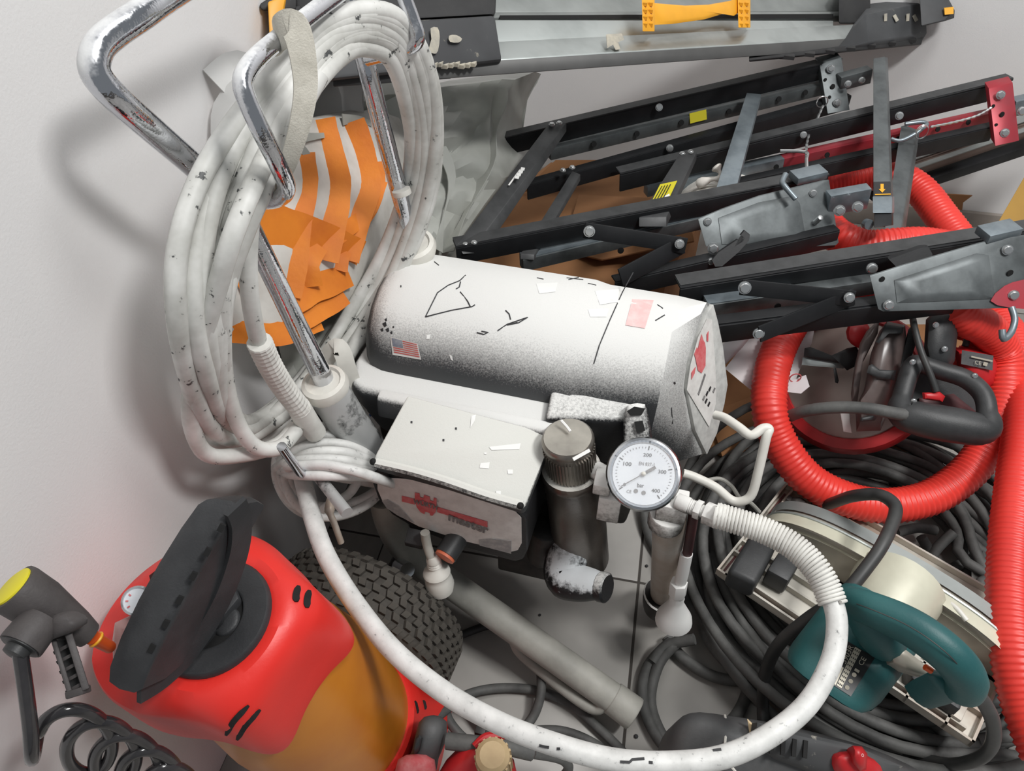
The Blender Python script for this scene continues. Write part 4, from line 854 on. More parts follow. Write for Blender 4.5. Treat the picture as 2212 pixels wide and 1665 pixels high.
mk('latch_hook', pillow([(1538, 562), (1552, 545), (1592, 518), (1604, 522), (1610, 514), (1600, 508), (1608, 498), (1620, 508), (1618, 520), (1595, 545), (1560, 575), (1545, 576)], 1.052, 0, Vector((0, .004, 0)), 2), 'black_paint', S1, 20)
for x, y in ((1005, 527), (1024, 523)): bolt(S1, x, y, 1.036, .0045, nrm=UP)
for x, y in ((1216, 367), (1236, 361), (1192, 268), (1208, 265)): bolt(S1, x, y, 1.195, .005, nrm=UP)
for x, y in ((1424, 232), (1447, 320)): bolt(S1, x, y, 1.26, .0062)
ch = catm(PD([(1778, 228, 1.33), (1766, 255, 1.31), (1748, 290, 1.28), (1742, 318, 1.25), (1742, 340, 1.22)]), 6)
chn = mk('chain', tube(ch, [.0018+.0008*(i % 2) for i in range(len(ch))], 6), 'bolt', S1, 0)
mk('split_ring', tube([D(1776, 220, 1.33)+Vector((.010*math.cos(a), 0, .010*math.sin(a))) for a in [2*PI*i/16 for i in range(16)]], .001, 5, True), 'bolt', chn)
mk('cotter_pin', [tube(catm(PD([(1685, 326, 1.25), (1740, 328, 1.24), (1742, 345, 1.22), (1743, 376, 1.20)]), 3), .003, 8)], 'bolt', chn)
# second stand
S2_ = root('work_stand', 'folded black steel work stand with a red-sprayed bar and plate at the right edge', 'work stand', D(1900, 520, 1.1)-UP*.1, 'folded work stands')
sb1 = mk('upper_rail', [R_((1340, 376, 1.22), (2190, 171, 1.33), .003, .018), R_((1340, 380, 1.22), (2145, 186, 1.325), .030, .004)], 'black_paint', S2_, 30, .0008)
mk('rail_lit_top', R_((1340, 373, 1.222), (2190, 168, 1.332), .002, .02), 'black_grey', sb1, 30)  # top light painted on in grey
bolt(sb1, 1943, 250, 1.285, .007); bolt(sb1, 1736, 291, 1.262, .0058)
mk('telescopic_bar', R_((1400, 404, 1.255), (1700, 342, 1.29), .020, .018), 'galv', S2_, 30, .0008)
rb = mk('telescopic_bar', R_((1695, 343, 1.289), (2150, 243, 1.335), .021, .018), 'galv_red', S2_, 30, .0008, label='bar with red overspray')
for x, y in ((1677, 361), (1787, 335), (2026, 279), (2092, 264), (1940, 300)): hole(rb, x, y, 1.287+.0001*(x-1677)-.003)
mk('lower_rail', [R_((1560, 405, 1.23), (2150, 275, 1.31), .026, .004), R_((1560, 402, 1.23), (2150, 272, 1.31), .003, .016)], 'black_paint', S2_, 30, .0008)
pl2 = mk('end_plate', prism(PD([(2136, 191, 1.30), (2188, 178, 1.304), (2202, 304, 1.295), (2150, 316, 1.292)]), Vector((0, .02, .003))), 'galv_red', S2_, 30, .001)
for x, y in ((2162, 205), (2171, 287)): bolt(pl2, x, y, 1.29, .0075, hx=True)
for x, y, r in ((2165, 247, .0045), (2152, 270, .003), (2146, 229, .003)): hole(pl2, x, y, 1.2945, r)
mk('arm_bracket', R_((2196, 220, 1.30), (2240, 210, 1.30), .03, .02), 'galv', S2_, 30, .001)
bolt(S2_, 2208, 240, 1.295, .008)
mk('upright_tube', ring_loft([[D(1946, 272, 1.29), D(1980, 284, 1.29), D(1988, 282, 1.31), D(1954, 270, 1.31)], [D(1900, 560, 1.12), D(1936, 560, 1.12), D(1948, 558, 1.14), D(1912, 558, 1.14)]]), 'galv_dark', S2_, 30, .0015)
mk('spring_clip', tube(catm(PD([(1925, 300, 1.26), (1945, 304, 1.255), (1975, 290, 1.25), (1995, 275, 1.25), (2002, 268, 1.26), (1990, 264, 1.265), (1955, 268, 1.27)]), 4), .0036, 8), 'galv', S2_, 50)
c2_ = mk('chain', tube(catm(PD([(2142, 232, 1.295), (2110, 250, 1.29), (2060, 264, 1.285), (2010, 274, 1.275)]), 8), [.0018+.0009*(i % 2) for i in range(25)], 6), 'bolt', S2_, 0)
for k in (0, 1): mk('split_ring', tube([D(1992, 286, 1.245)+Vector(((.0095+.001*k)*math.cos(a), .002*k, (.0115+.001*k)*math.sin(a))) for a in [2*PI*i/18 for i in range(18)]], .0008, 5, True), 'bolt', c2_)
cb2 = mk('cross_member', ring_loft([[D(1466, 335, 1.20), D(1505, 328, 1.21), D(1505, 345, 1.21), D(1466, 352, 1.2)], [D(1380, 470, 1.08), D(1440, 468, 1.08), D(1440, 490, 1.08), D(1380, 490, 1.08)]]), 'black_grey', S2_, 30, .001)
wl = mk('warning_label', prism(PD([(1426, 398, 1.135), (1463, 390, 1.14), (1436, 448, 1.09), (1400, 450, 1.09)]), Vector((0, 0, -.0008))), 'warn_yellow', cb2, 0, label='yellow warning label')
mk('print', [tube([D(1430+k*6.2, 402-k*1.3, 1.1305), D(1406+k*6.2, 444-k*.3, 1.0935)], .0007, 4) for k in range(4)], 'print_black', wl, 0)
mk('pictogram', pillow([(1434, 424), (1446, 418), (1448, 430), (1442, 444), (1424, 446)], lambda x, y: 1.1095-.0008*(y-425), 0, Vector((0, 0, -.0006)), 2), 'white_clean', wl, 0)
for x, y in ((1474, 331), (1492, 327)): bolt(S2_, x, y, 1.205, .005, nrm=UP)
# front frame of the second stand
f2 = mk('upper_rail', [R_((1470, 622, .985), (2240, 500, 1.02), .003, .024), R_((1470, 626, .985), (2240, 504, 1.02), .030, .004)], 'black_paint', S2_, 30, .0008)
mk('rail_lit_top', R_((1470, 616, .987), (2240, 494, 1.022), .002, .024), 'black_grey', f2, 30)  # grey strip paints the lit rail top
mk('inner_rail', R_((1540, 668, 1.0), (1990, 560, 1.03), .03, .006), 'black_paint', S2_, 30, .0008)
g3 = mk('telescopic_bar', R_((1530, 660, .985), (1900, 606, 1.01), .024, .018), 'galv_dark', S2_, 30, .0008)
mk('bar_lit_top', R_((1530, 656, .986), (1720, 630, .998), .002, .020), 'galv', g3, 30); hole(g3, 1680, 662, .990)  # lit bar top painted in lighter metal
mk('lower_rail', [R_((1545, 706, .965), (2075, 640, .98), .030, .004), R_((1545, 700, .966), (2075, 634, .981), .003, .018)], 'black_paint', S2_, 30, .0008)
bolt(S2_, 1639, 721, .955, .0075); bolt(S2_, 1884, 580, .985, .0075)
l2 = mk('link_arm', bar(D(1600, 620, .962), D(1845, 645, .965), .021, .003, FWD), 'black_paint', S2_, 30, .0008)
bolt(l2, 1609, 622, .955, .0085); bolt(l2, 1835, 643, .957, .007)
mk('link_arm', bar(D(1845, 640, .972), D(1640, 722, .955), .023, .003, FWD), 'black_paint', S2_, 30, .0008)
mk('lever_end', pillow([(1920, 560), (1990, 535), (2006, 534), (2014, 548), (2014, 575), (1950, 590)], .985, 0, Vector((0, .008, 0)), 2), 'black_paint', S2_, 20)
plate2 = [(1879, 597), (1950, 574), (2145, 518), (2240, 506), (2240, 664), (1908, 673), (1897, 668)]
bp2 = mk('bracket_plate', pillow(plate2, .965, .0, Vector((0, .004, .001)), 2), 'galv_dark', S2_, 30, .0008, label='embossed bracket plate with red overspray')
mk('embossing', pillow([(1932, 606), (2110, 548), (2136, 552), (2150, 645), (2000, 652), (1938, 654)], .9642, .0035, Vector((0, .003, 0)), 4, p=8), 'galv_dark', bp2, 30)
mk('red_spray', pillow([(2140, 650), (2170, 618), (2205, 606), (2240, 604), (2240, 662), (2180, 664)], .9625, .0, Vector((0, .001, 0)), 2, 2), 'galv_red', bp2, 30)
for x, y in ((2177, 540), (1920, 659), (2190, 638)): bolt(bp2, x, y, .960, .0068)
hole(bp2, 2182, 590, .9635, .0045); hole(bp2, 1906, 603, .9635, .0036)
mk('tube_socket', R_((2140, 510, .955), (2212, 494, .96), .012, .026), 'galv', S2_, 30, .001)
mk('l_pin', tube(catm(PD([(2185, 664, .95), (2192, 690, .945), (2184, 718, .94), (2168, 732, .935), (2165, 712, .935)]), 4), .0042, 10), 'galv', S2_, 50)
def resample(path, step):
    out = [path[0]]; acc = 0.0
    for a, b in zip(path[:-1], path[1:]):
        L = (b-a).length; s = step-acc
        while s <= L and L > 1e-9:
            out.append(a.lerp(b, s/L)); s += step
        acc = (acc+L) % step
    return out
# ------------------------------------------------------------------ things along the back wall
CBX = root('cardboard_box', 'flattened brown cardboard box lying under the black work stands', 'cardboard box', Zp(1250, 480, .0))
def slab(name, pix, z, th, m, par, tilt=None, **k):
    pts = [Zp(x, y, z+(tilt(x, y) if tilt else 0)) for x, y in pix]
    return mk(name, prism(pts, Vector((0, 0, -th))), m, par, 30, .001, **k)
slab('panel', [(1005, 560), (1100, 420), (1190, 350), (1330, 372), (1470, 378), (1520, 470), (1440, 600), (1200, 640)], .16, .15, 'card', CBX)
slab('flap', [(1128, 412), (1200, 345), (1300, 345), (1310, 372), (1210, 400)], .175, .004, 'card', CBX, lambda x, y: .0006*(412-y))
slab('flap', [(1250, 420), (1480, 430), (1500, 520), (1300, 560), (1215, 540)], .175, .004, 'card', CBX, lambda x, y: .0002*(x-1250))
FC = root('cardboard_sheet', 'brown cardboard sheet lying on the floor below the mitre saw', 'cardboard', Zp(1680, 900, 0))
slab('sheet', [(1490, 800), (1640, 740), (1840, 700), (2090, 700), (2120, 900), (1900, 1000), (1640, 1010), (1500, 960)], .012, .006, 'card', FC)
slab('flap', [(1530, 890), (1640, 850), (1700, 960), (1560, 985)], .022, .004, 'card', FC)
mk('torn_cardboard', prism([PP(x, y, E2*(WB-.016), -E2) for x, y in ((1995, 415), (2100, 421), (2080, 436), (2078, 452), (2000, 450))], -E2*.003), 'card', None, 0, label='torn brown cardboard scrap stuck on the back wall above the baseboard', cat='cardboard')
BG = root('white_bag', 'small knotted white cloth bag behind the black work stand', 'bag', D(1540, 450, 1.27)-UP*.05)
mk('sack', pillow([(1452, 470), (1475, 425), (1510, 400), (1545, 395), (1590, 392), (1622, 405), (1640, 440), (1600, 480), (1520, 500)], 1.24, .05, Vector((.02, .08, -.02)), 6, 3, nz=.006, nsc=30), 'cloth_bag', BG, 50)
mk('knot', [tube(catm(PD([(1505, 398, 1.21), (1535, 388, 1.20), (1560, 384, 1.20), (1552, 368, 1.20), (1545, 358, 1.20)]), 4), [.006+.003*math.sin(i) for i in range(17)], 8)], 'cloth_bag', BG, 50)
PR = root('metal_profiles', 'pair of brown-grey metal profiles propped behind the red-sprayed stand', 'metal profile', D(2100, 340, 1.45)-UP*.05)
mk('profile', [R_((1890, 395, 1.41), (2260, 268, 1.46), .018, .03), R_((1890, 380, 1.42), (2260, 252, 1.47), .016, .02)], 'profile_brown', PR, 30, .001)
mk('profile_edge', R_((1890, 374, 1.418), (2260, 246, 1.468), .002, .02), 'alu_dull', PR, 30)
mk('profile_edge', R_((1890, 395, 1.408), (2260, 268, 1.458), .002, .012), 'alu_dull', PR, 30)
mk('profile', R_((1900, 424, 1.42), (2260, 304, 1.47), .020, .03), 'black_paint', PR, 30, .001)
yb0 = D(2170, 560, 1.36)
mk('yellow_board', prism(PD([(2128, 528, 1.30), (2300, 230, 1.36), (2420, 230, 1.36), (2400, 560, 1.28)]), Vector((.02, .02, -.004))), 'board_yellow', None, 0, .001, label='mustard yellow board leaning at the right edge by the back wall', cat='board')
# ------------------------------------------------------------------ mitre saw lying among the hoses
MS = root('mitre_saw', 'dusty red and black mitre saw with steel disc lying inside the red hose loop', 'mitre saw', Zp(1850, 880, .02))
mc = D(1838, 818, 1.16); mn = (toward(mc)*.8+Vector((-.2, -.1, .5))).normalized()
mk('base_ring', lathe(mc, mn, [(.094, -.03), (.115, -.028), (.118, -.01), (.112, .004), (.097, .006), (.094, .0)], 48), 'tool_red', MS, 40)
mk('turntable', lathe(mc, mn, [(.0955, -.02), (.0955, .001), (.093, .003)], 48), 'disc_metal', MS, 40)
def V_(pts, d, front, back, m, name, par=MS, sm=2, rings=5, **k):
    return mk(name, pillow(pts, d, front, toward(D(pts[0][0], pts[0][1], d if not callable(d) else 1.0))*-back, rings, sm, **k), m, par, 40)
V_([(1736, 770), (1738, 752), (1750, 749), (1760, 756), (1764, 768), (1790, 768), (1815, 770), (1830, 752), (1850, 748), (1856, 760), (1850, 790), (1830, 800), (1822, 786), (1760, 776)], 1.115, .006, .012, 'black_plastic', 'clamp', sm=0)
V_([(1734, 771), (1820, 778), (1826, 792), (1822, 796), (1732, 788)], 1.12, .001, .008, 'alu', 'fence', sm=0)
V_([(1800, 795), (1806, 795), (1812, 822), (1810, 828), (1804, 826)], 1.115, .001, .004, 'black_plastic', 'pointer', sm=0)
V_([(1832, 702), (1870, 695), (1880, 720), (1872, 752), (1850, 750), (1830, 732)], 1.10, .012, .03, 'tool_red', 'knob')
V_([(1872, 715), (1888, 700), (1900, 690), (1896, 720), (1860, 790), (1852, 870), (1840, 868), (1838, 850), (1846, 790), (1858, 740)], 1.07, .008, .02, 'clear_grey', 'dust_shield', sm=0)
V_([(1900, 715), (1916, 694), (1955, 702), (1958, 725), (1944, 800), (1928, 870), (1902, 930), (1850, 932), (1848, 880), (1866, 845), (1882, 760)], 1.055, .022, .06, 'clear_grey', 'motor_body', sm=1)
for pts in ([(1892, 738), (1912, 700), (1952, 706), (1950, 720), (1914, 716), (1898, 742)], [(1876, 790), (1884, 786), (1900, 798), (1936, 800), (1932, 822), (1896, 818), (1872, 806)], [(1858, 902), (1898, 894), (1890, 908), (1858, 910)]):
    V_(pts, 1.030, .004, .02, 'black_plastic', 'band', sm=0)
V_([(1962, 712), (1980, 690), (1986, 720), (1960, 800), (1936, 900), (1924, 900), (1930, 850), (1946, 770)], 1.06, .004, .03, 'black_plastic', 'arm', sm=0)
V_([(2000, 690), (2020, 672), (2068, 668), (2070, 710), (2062, 780), (2050, 800), (2004, 792), (1996, 750)], 1.02, .018, .04, 'black_plastic', 'carry_handle', sm=1)
for (x, y) in ((2022, 702), (2041, 754)): bolt(MS, x, y, .998, .004, name='screw')
dh = catm(PD([(1972, 790, 1.015), (1952, 845, 1.005), (1948, 890, .995), (1990, 905, .985), (2060, 918, .975), (2125, 925, .97), (2132, 890, .975), (2122, 850, .985), (2085, 818, 1.0), (2030, 800, 1.01), (1995, 788, 1.015)]), 6, True)
mk('d_handle', tube(dh, [.0125+.0115*max(0, math.sin(max(0, min(1, (i/len(dh)-.12)/.42))*PI))**.7 for i in range(len(dh))], 14, True), 'black_plastic', MS, 60, label='black D-shaped saw handle')
for (x, y) in ((1972, 782), (1974, 867), (2124, 895), (2106, 812)): bolt(MS, x, y, .985, .004, name='screw')
V_([(1992, 848), (2030, 846), (2042, 856), (2036, 868), (1994, 862)], .99, .006, .01, 'tool_red', 'trigger', sm=0)
V_([(1965, 800), (2000, 780), (2070, 800), (2125, 850), (2130, 900), (2060, 915), (1970, 890)], 1.05, .0, .05, 'black_plastic', 'handle_dark_fill', sm=1)  # dark body added behind the handle opening to deepen the shade there
V_([(1985, 860), (2060, 850), (2110, 890), (2060, 905), (1990, 885)], 1.043, .004, .02, 'maroon', 'handle_dark_fill', sm=1)
rm = V_([(2060, 752), (2085, 748), (2150, 764), (2160, 790), (2150, 830), (2120, 845), (2070, 800)], 1.06, .02, .08, 'tool_red', 'motor', sm=1)
tp = V_([(2078, 756), (2146, 768), (2144, 800), (2076, 786)], 1.037, .001, .002, 'tool_grey', 'type_plate', par=rm, sm=0, rings=2)
def PT_(x, y, d=1.033): return D(x, y, d)
mk('print', [bar(PT_(2098, 770), PT_(2144, 780), .0022, .0004, toward(mc))], 'plate_silver', rm, 0)
lettering('CE', PT_(2106, 786), PT_(2120, 789), PT_(2106, 778), 'plate_silver', rm)
mk('print', [bar(PT_(2124, 785), PT_(2133, 787), .005, .0004, toward(mc))], 'plate_silver', rm, 0)
mk('cord', tube(catm(PD([(1972, 690, 1.01), (1976, 710, 1.0), (1990, 760, .99), (2010, 810, .985), (2022, 845, .985)]), 5), .0045, 8), 'cable_dark', MS, 60)
mk('cord', tube(catm(PD([(2075, 690, 1.06), (2090, 720, 1.06), (2085, 748, 1.06)]), 5), .0045, 8), 'cable_dark', MS, 60)
mk('cord', tube(catm(PD([(1630, 940, 1.13), (1680, 912, 1.08), (1730, 890, 1.03), (1800, 880, 1.0), (1870, 882, .985), (1930, 892, .98), (1955, 896, .98)]), 5), .0085, 10), 'cable', MS, 60)
V_([(1815, 890), (1835, 885), (1840, 935), (1822, 932)], 1.09, .002, .02, 'white_clean', 'white_tab', sm=0)
PA = root('instruction_sheets', 'crumpled white paper sheets between the sprayer and the red hose', 'paper', Zp(1640, 860, .05))
mk('sheet', pillow([(1566, 796), (1590, 765), (1613, 733), (1680, 720), (1755, 712), (1748, 745), (1733, 776), (1715, 820), (1682, 858), (1655, 852), (1619, 840)], lambda x, y: 1.09+.0002*(x-1566)+.0002*(830-y), .006, Vector((.01, .01, -.003)), 7, 1, nz=.006, nsc=16), 'paper', PA, 40)
mk('sheet', pillow([(1560, 745), (1590, 720), (1630, 715), (1612, 735), (1592, 760), (1562, 790)], 1.10, .004, Vector((.01, .01, -.003)), 4, 1, nz=.004), 'paper', PA, 40)
mk('warning_mark', tube([D(1718, 816, 1.075)+Vector((.008*math.cos(a), 0, .008*math.sin(a))) for a in [2*PI*i/18 for i in range(18)]], .001, 5, True), 'fade_red', PA)
mk('sheet', pillow([(1690, 845), (1712, 820), (1740, 810), (1748, 835), (1730, 850)], 1.08, .001, Vector((.003, .003, -.003)), 2), 'paper', PA, 30)
# ------------------------------------------------------------------ black extension cable heap
CB = root('extension_cable', 'heap of black rubber extension cable coiled on the floor at the right', 'cable', Vector((.52, .6, 0)))
rnd = random.Random(5); pts = []; NLp = 24
for i in range(NLp):
    r0 = .165+.125*rnd.random(); cx_ = .53+rnd.uniform(-.02, .02); cy_ = .595+rnd.uniform(-.02, .02); ph = rnd.random()*6; zz = .010+.058*(i/NLp)+.012*rnd.random(); am = rnd.uniform(.006, .02)
    for j in range(20):
        a = 2*PI*j/20
        r = r0+am*math.sin(2*a+ph)+am*.5*math.sin(3*a+ph*2)
        pts.append(Vector((cx_+r*math.cos(a)*1.02, cy_+r*math.sin(a)*1.04, max(.009, zz+.014*math.sin(a*2+ph*1.3)))))
mk('cable_coil', tube(catm(pts, 3), .0076, 8), 'cable', CB, 60)
for l in ([(1990, 1160, .05), (2010, 1200, .03), (2020, 1260, .02), (2040, 1330, .01)], [(2060, 1150, .06), (2020, 1190, .04), (2000, 1240, .02)], [(2075, 1160, .05), (2085, 1220, .02), (2085, 1270, .01)], [(1935, 1150, .06), (1980, 1140, .05), (2020, 1145, .04)], [(2040, 1240, .02), (2090, 1210, .03), (2130, 1200, .05)],
          [(1450, 1385, .02), (1400, 1440, .012), (1388, 1510, .012), (1410, 1575, .012), (1450, 1625, .015), (1500, 1650, .02)], [(1470, 1380, .04), (1425, 1430, .02), (1405, 1510, .010), (1425, 1580, .012), (1470, 1640, .02)], [(1440, 1375, .015), (1475, 1420, .012), (1540, 1460, .012), (1610, 1468, .015), (1680, 1440, .03)],
          [(1500, 1380, .05), (1440, 1395, .03), (1410, 1430, .02)], [(1615, 1450, .03), (1612, 1500, .012), (1590, 1545, .012), (1560, 1575, .02)], [(1495, 1180, .02), (1500, 1260, .03), (1520, 1360, .04), (1580, 1440, .03), (1680, 1500, .03), (1760, 1540, .03)], [(1530, 1200, .06), (1535, 1300, .06), (1580, 1390, .05), (1650, 1450, .05), (1740, 1490, .05)],
          [(1860, 1500, .05), (1950, 1570, .04), (2040, 1640, .03), (2100, 1690, .03)], [(1830, 1540, .03), (1930, 1610, .02), (2010, 1670, .02)], [(1905, 1470, .06), (1990, 1540, .05), (2080, 1620, .05), (2140, 1690, .05)], [(1390, 1090, .02), (1400, 1150, .012), (1430, 1205, .012), (1460, 1240, .02)], [(2110, 1600, .06), (2180, 1590, .06), (2260, 1600, .06)], [(2090, 1640, .05), (2160, 1630, .05), (2260, 1650, .05)]):
    mk('cable_strand', tube(catm(PZ(l), 6), .0078, 9), 'cable', CB, 60)
# ------------------------------------------------------------------ red corrugated suction hose
RH = root('suction_hose', 'thick red corrugated suction hose looped over the tools at the right', 'hose', Zp(1900, 1090, .05))
def corr(path3, r, name='hose_run'):
    pth = resample(catm(path3, 14), .0024)
    return mk(name, tube(pth, [r*(1.045 if i % 3 == 0 else (1.0 if i % 3 == 1 else .955)) for i in range(len(pth))], 16), 'hose_red', RH, 80)
corr(PZ([(2105, 560, .36), (2000, 585, .32), (1900, 605, .30), (1790, 630, .29), (1725, 680, .28), (1676, 770, .26), (1661, 870, .235), (1682, 950, .20), (1740, 1030, .165), (1820, 1075, .145), (1910, 1092, .14), (2010, 1074, .15), (2095, 1015, .175), (2150, 930, .21), (2172, 840, .245), (2165, 760, .28), (2130, 710, .32), (2090, 690, .34), (2060, 660, .36)]), .0245)
corr(PZ([(2090, 640, .22), (2140, 680, .24), (2190, 740, .25), (2214, 830, .25), (2210, 940, .24), (2196, 1060, .225), (2184, 1180, .205), (2181, 1300, .185), (2192, 1420, .165), (2218, 1530, .145), (2262, 1640, .13)]), .0250)
corr(PD([(1770, 400, 1.40), (1850, 385, 1.39), (1925, 378, 1.37), (1985, 408, 1.34), (2035, 470, 1.30), (2090, 545, 1.25), (2140, 640, 1.16)]), .0265)
corr(PD([(2160, 550, 1.20), (2080, 540, 1.17), (1990, 528, 1.15), (1930, 530, 1.15), (1870, 532, 1.16), (1810, 510, 1.18), (1770, 470, 1.22)]), .0262)
corr(PD([(2060, 690, 1.10), (2095, 700, 1.10), (2130, 720, 1.10), (2110, 770, 1.12), (2060, 790, 1.14)]), .026)
# ------------------------------------------------------------------ green circular saw
CS = root('circular_saw', 'dark green circular saw with cream blade guard lying on the cables', 'circular saw', Zp(1850, 1400, .05))
tl = Zp(1690, 1030, .12); ll = Zp(1550, 1238, .12); bl = Zp(2090, 1605, .12)
sx = (bl-ll).normalized(); sy = (tl-ll); sy = (sy-sx*sy.dot(sx)).normalized(); SL = (bl-ll).length+.004; SW = .212
def SPt(a, b, z): return ll+sx*a+sy*b+UP*(z-.12)
bpv = mk('base_plate', prism([SPt(0, 0, .118), SPt(SL, 0, .118), SPt(SL, SW, .118), SPt(0, SW, .118)], UP*-.004), 'saw_plate', CS, 30, .001)
for a0, b0, a1, b1 in ((0, 0, SL, 0), (0, SW, SL, SW), (0, 0, 0, SW), (SL, 0, SL, SW), (.012, .010, SL-.012, .010), (.012, 0, .012, SW), (0, .040, SL, .040), (SL-.03, 0, SL-.03, .09), (SL-.075, .0, SL-.075, .09), (0, .062, .20, .062), (SL-.1, .055, SL, .055), (0, SW-.02, .12, SW-.02)):
    mk('rim_rib', rail(SPt(a0, b0, .128), SPt(a1, b1, .128), .012, .003), 'saw_plate', bpv, 0)
mk('rust_groove', [rail(SPt(.014, .006, .1195), SPt(SL-.02, .006, .1195), .001, .003), rail(SPt(.006, .01, .1195), SPt(.006, SW-.03, .1195), .001, .003)], 'rim', bpv, 0)
# blade guard: half disc standing along the plate
gc = SPt(.178, .098, .118)
def arc(rz, rx, n, b, z0=0):
    out = []
    for i in range(n+1):
        c_, s_ = math.cos(PI*i/n), math.sin(PI*i/n)
        out.append(gc+sx*(-rx*math.copysign(abs(c_)**.72, c_))+UP*(rz*abs(s_)**.8+z0)+sy*b)
    return out
n = 28
g_in = arc(.072, .168, n, .0); g_out = arc(.072, .168, n, .040)
gd = mk('blade_guard', ring_loft([g_in, g_out]), 'saw_guard', CS, 40, .004, 3, label='cream blade guard')
mk('guard_rim', ring_loft([arc(.076, .172, n, -.003), arc(.076, .172, n, .014), arc(.064, .160, n, .014), arc(.062, .158, n, -.003)], False, False), 'saw_cream', gd, 40)
mk('guard_rim', tube(arc(.076, .172, n, .016), .0020, 6), 'alu', gd, 40)
mk('guard_rim', ring_loft([arc(.075, .171, n, .024), arc(.077, .173, n, .040)], False, False), 'alu_dull', gd, 40)
mk('gear_case', lathe(SPt(.185, .10, .170), -sy, [(.054, -.004), (.052, .02), (.046, .045), (.042, .06)], 28), 'saw_cream', CS, 40)
# motor housing
def sqr(c, u, v, ru, rv, n=20, e=3.2):
    out = []
    for i in range(n):
        a = 2*PI*i/n; ca, sa = math.cos(a), math.sin(a)
        out.append(c+u*(ru*math.copysign(abs(ca)**(2/e), ca))+v*(rv*math.copysign(abs(sa)**(2/e), sa)))
    return out
Q = [(Zp(1885, 1345, .220), .050, .050), (Zp(1855, 1385, .218), .051, .052), (Zp(1805, 1450, .215), .050, .050), (Zp(1760, 1515, .210), .048, .046), (Zp(1752, 1526, .208), .045, .042)]
HR = [sqr(c, sx, UP, a, b) for c, a, b in Q]
for i_, kk in ((3, .8), (4, .95)):
    zt = max(p.z for p in HR[i_]); HR[i_] = [p+sy*((zt-p.z)*kk) for p in HR[i_]]
mh = mk('motor_housing', ring_loft(HR), 'saw_green', CS, 40, label='dark green motor housing')
hb = catm(PD([(1838, 1300, .735), (1880, 1315, .715), (1950, 1345, .695), (2010, 1382, .68), (2060, 1425, .675), (2088, 1468, .685), (2082, 1495, .70)]), 5)
mk('handle', tube(hb, [.0165+.003*math.sin(PI*i/len(hb)) for i in range(len(hb))], 16, sx=.85), 'saw_green', CS, 60, label='dark green top handle')
mk('handle_seam', tube([p+toward(p)*.0212 for p in hb[2:-3]], .0006, 5), 'cable_dark', CS)
mk('handle_front', pillow([(2000, 1455), (2030, 1450), (2070, 1470), (2090, 1498), (2066, 1512), (2030, 1495)], .71, .008, Vector((.0, .01, -.05)), 4, 2), 'saw_green', CS, 50)
mk('handle_root', tube(catm(PD([(1850, 1305, .735), (1890, 1345, .745), (1915, 1390, .765)]), 4), [.016, .018, .02, .022, .024, .024, .024, .022, .02], 14), 'saw_green', CS, 60)
mk('trigger_web', pillow([(1925, 1400), (1950, 1398), (1985, 1425), (2020, 1455), (2000, 1458), (1960, 1445), (1930, 1430)], .745, .004, Vector((0, .006, -.02)), 3, 1), 'saw_guard', CS, 40)
mk('trigger', tube(PD([(1998, 1440, .70), (2012, 1449, .70)]), .003, 8), 'orange_pipe', CS)
mk('knob', prism([Zp(x, y, .160) for x, y in ((1623, 1150), (1680, 1176), (1634, 1262), (1572, 1232))], UP*-.038), 'black_plastic', CS, 40, .007, 3)
mk('knob', prism([Zp(x, y, .155) for x, y in ((1690, 1180), (1733, 1207), (1704, 1256), (1657, 1230))], UP*-.034), 'black_plastic', CS, 40, .004, 2)
mk('black_block', prism([SPt(.235, .035, .12), SPt(.245, .012, .12), SPt(.30, .012, .12), SPt(.295, .05, .12)], UP*.03), 'black_plastic', CS, 30, .003)
kn = SPt(.03, .165, .13)
mk('wing_knob', [lathe(kn, UP, [(.012, -.01), (.012, .006), (.006, .012)], 14), bar(kn-sx*.018+UP*.002, kn+sx*.018+UP*.002, .010, .008, UP)], 'dark_metal', CS, 40, .001)
mk('rip_clamp', prism([SPt(.012, .108, .128), SPt(.032, .105, .128), SPt(.034, .140, .128), SPt(.014, .140, .128)], UP*.004), 'orange_pipe', CS, 30, .0008)
mk('lever', tube(catm(PD([(2020, 1296, .90), (2036, 1294, .895), (2064, 1312, .88), (2088, 1340, .87)]), 4), .0032, 8), 'white_plastic', CS, 50)
mk('bracket', prism([SPt(SL-.055, .012, .128), SPt(SL-.02, .012, .128), SPt(SL-.02, .045, .128), SPt(SL-.055, .045, .128)], UP*.005), 'saw_plate', CS, 30, .0008)
mk('guard_arm', tube(catm(PD([(2050, 1370, .93), (2090, 1420, .93), (2130, 1440, .93), (2170, 1470, .93)]), 4), .012, 10), 'dark_metal', CS, 50)
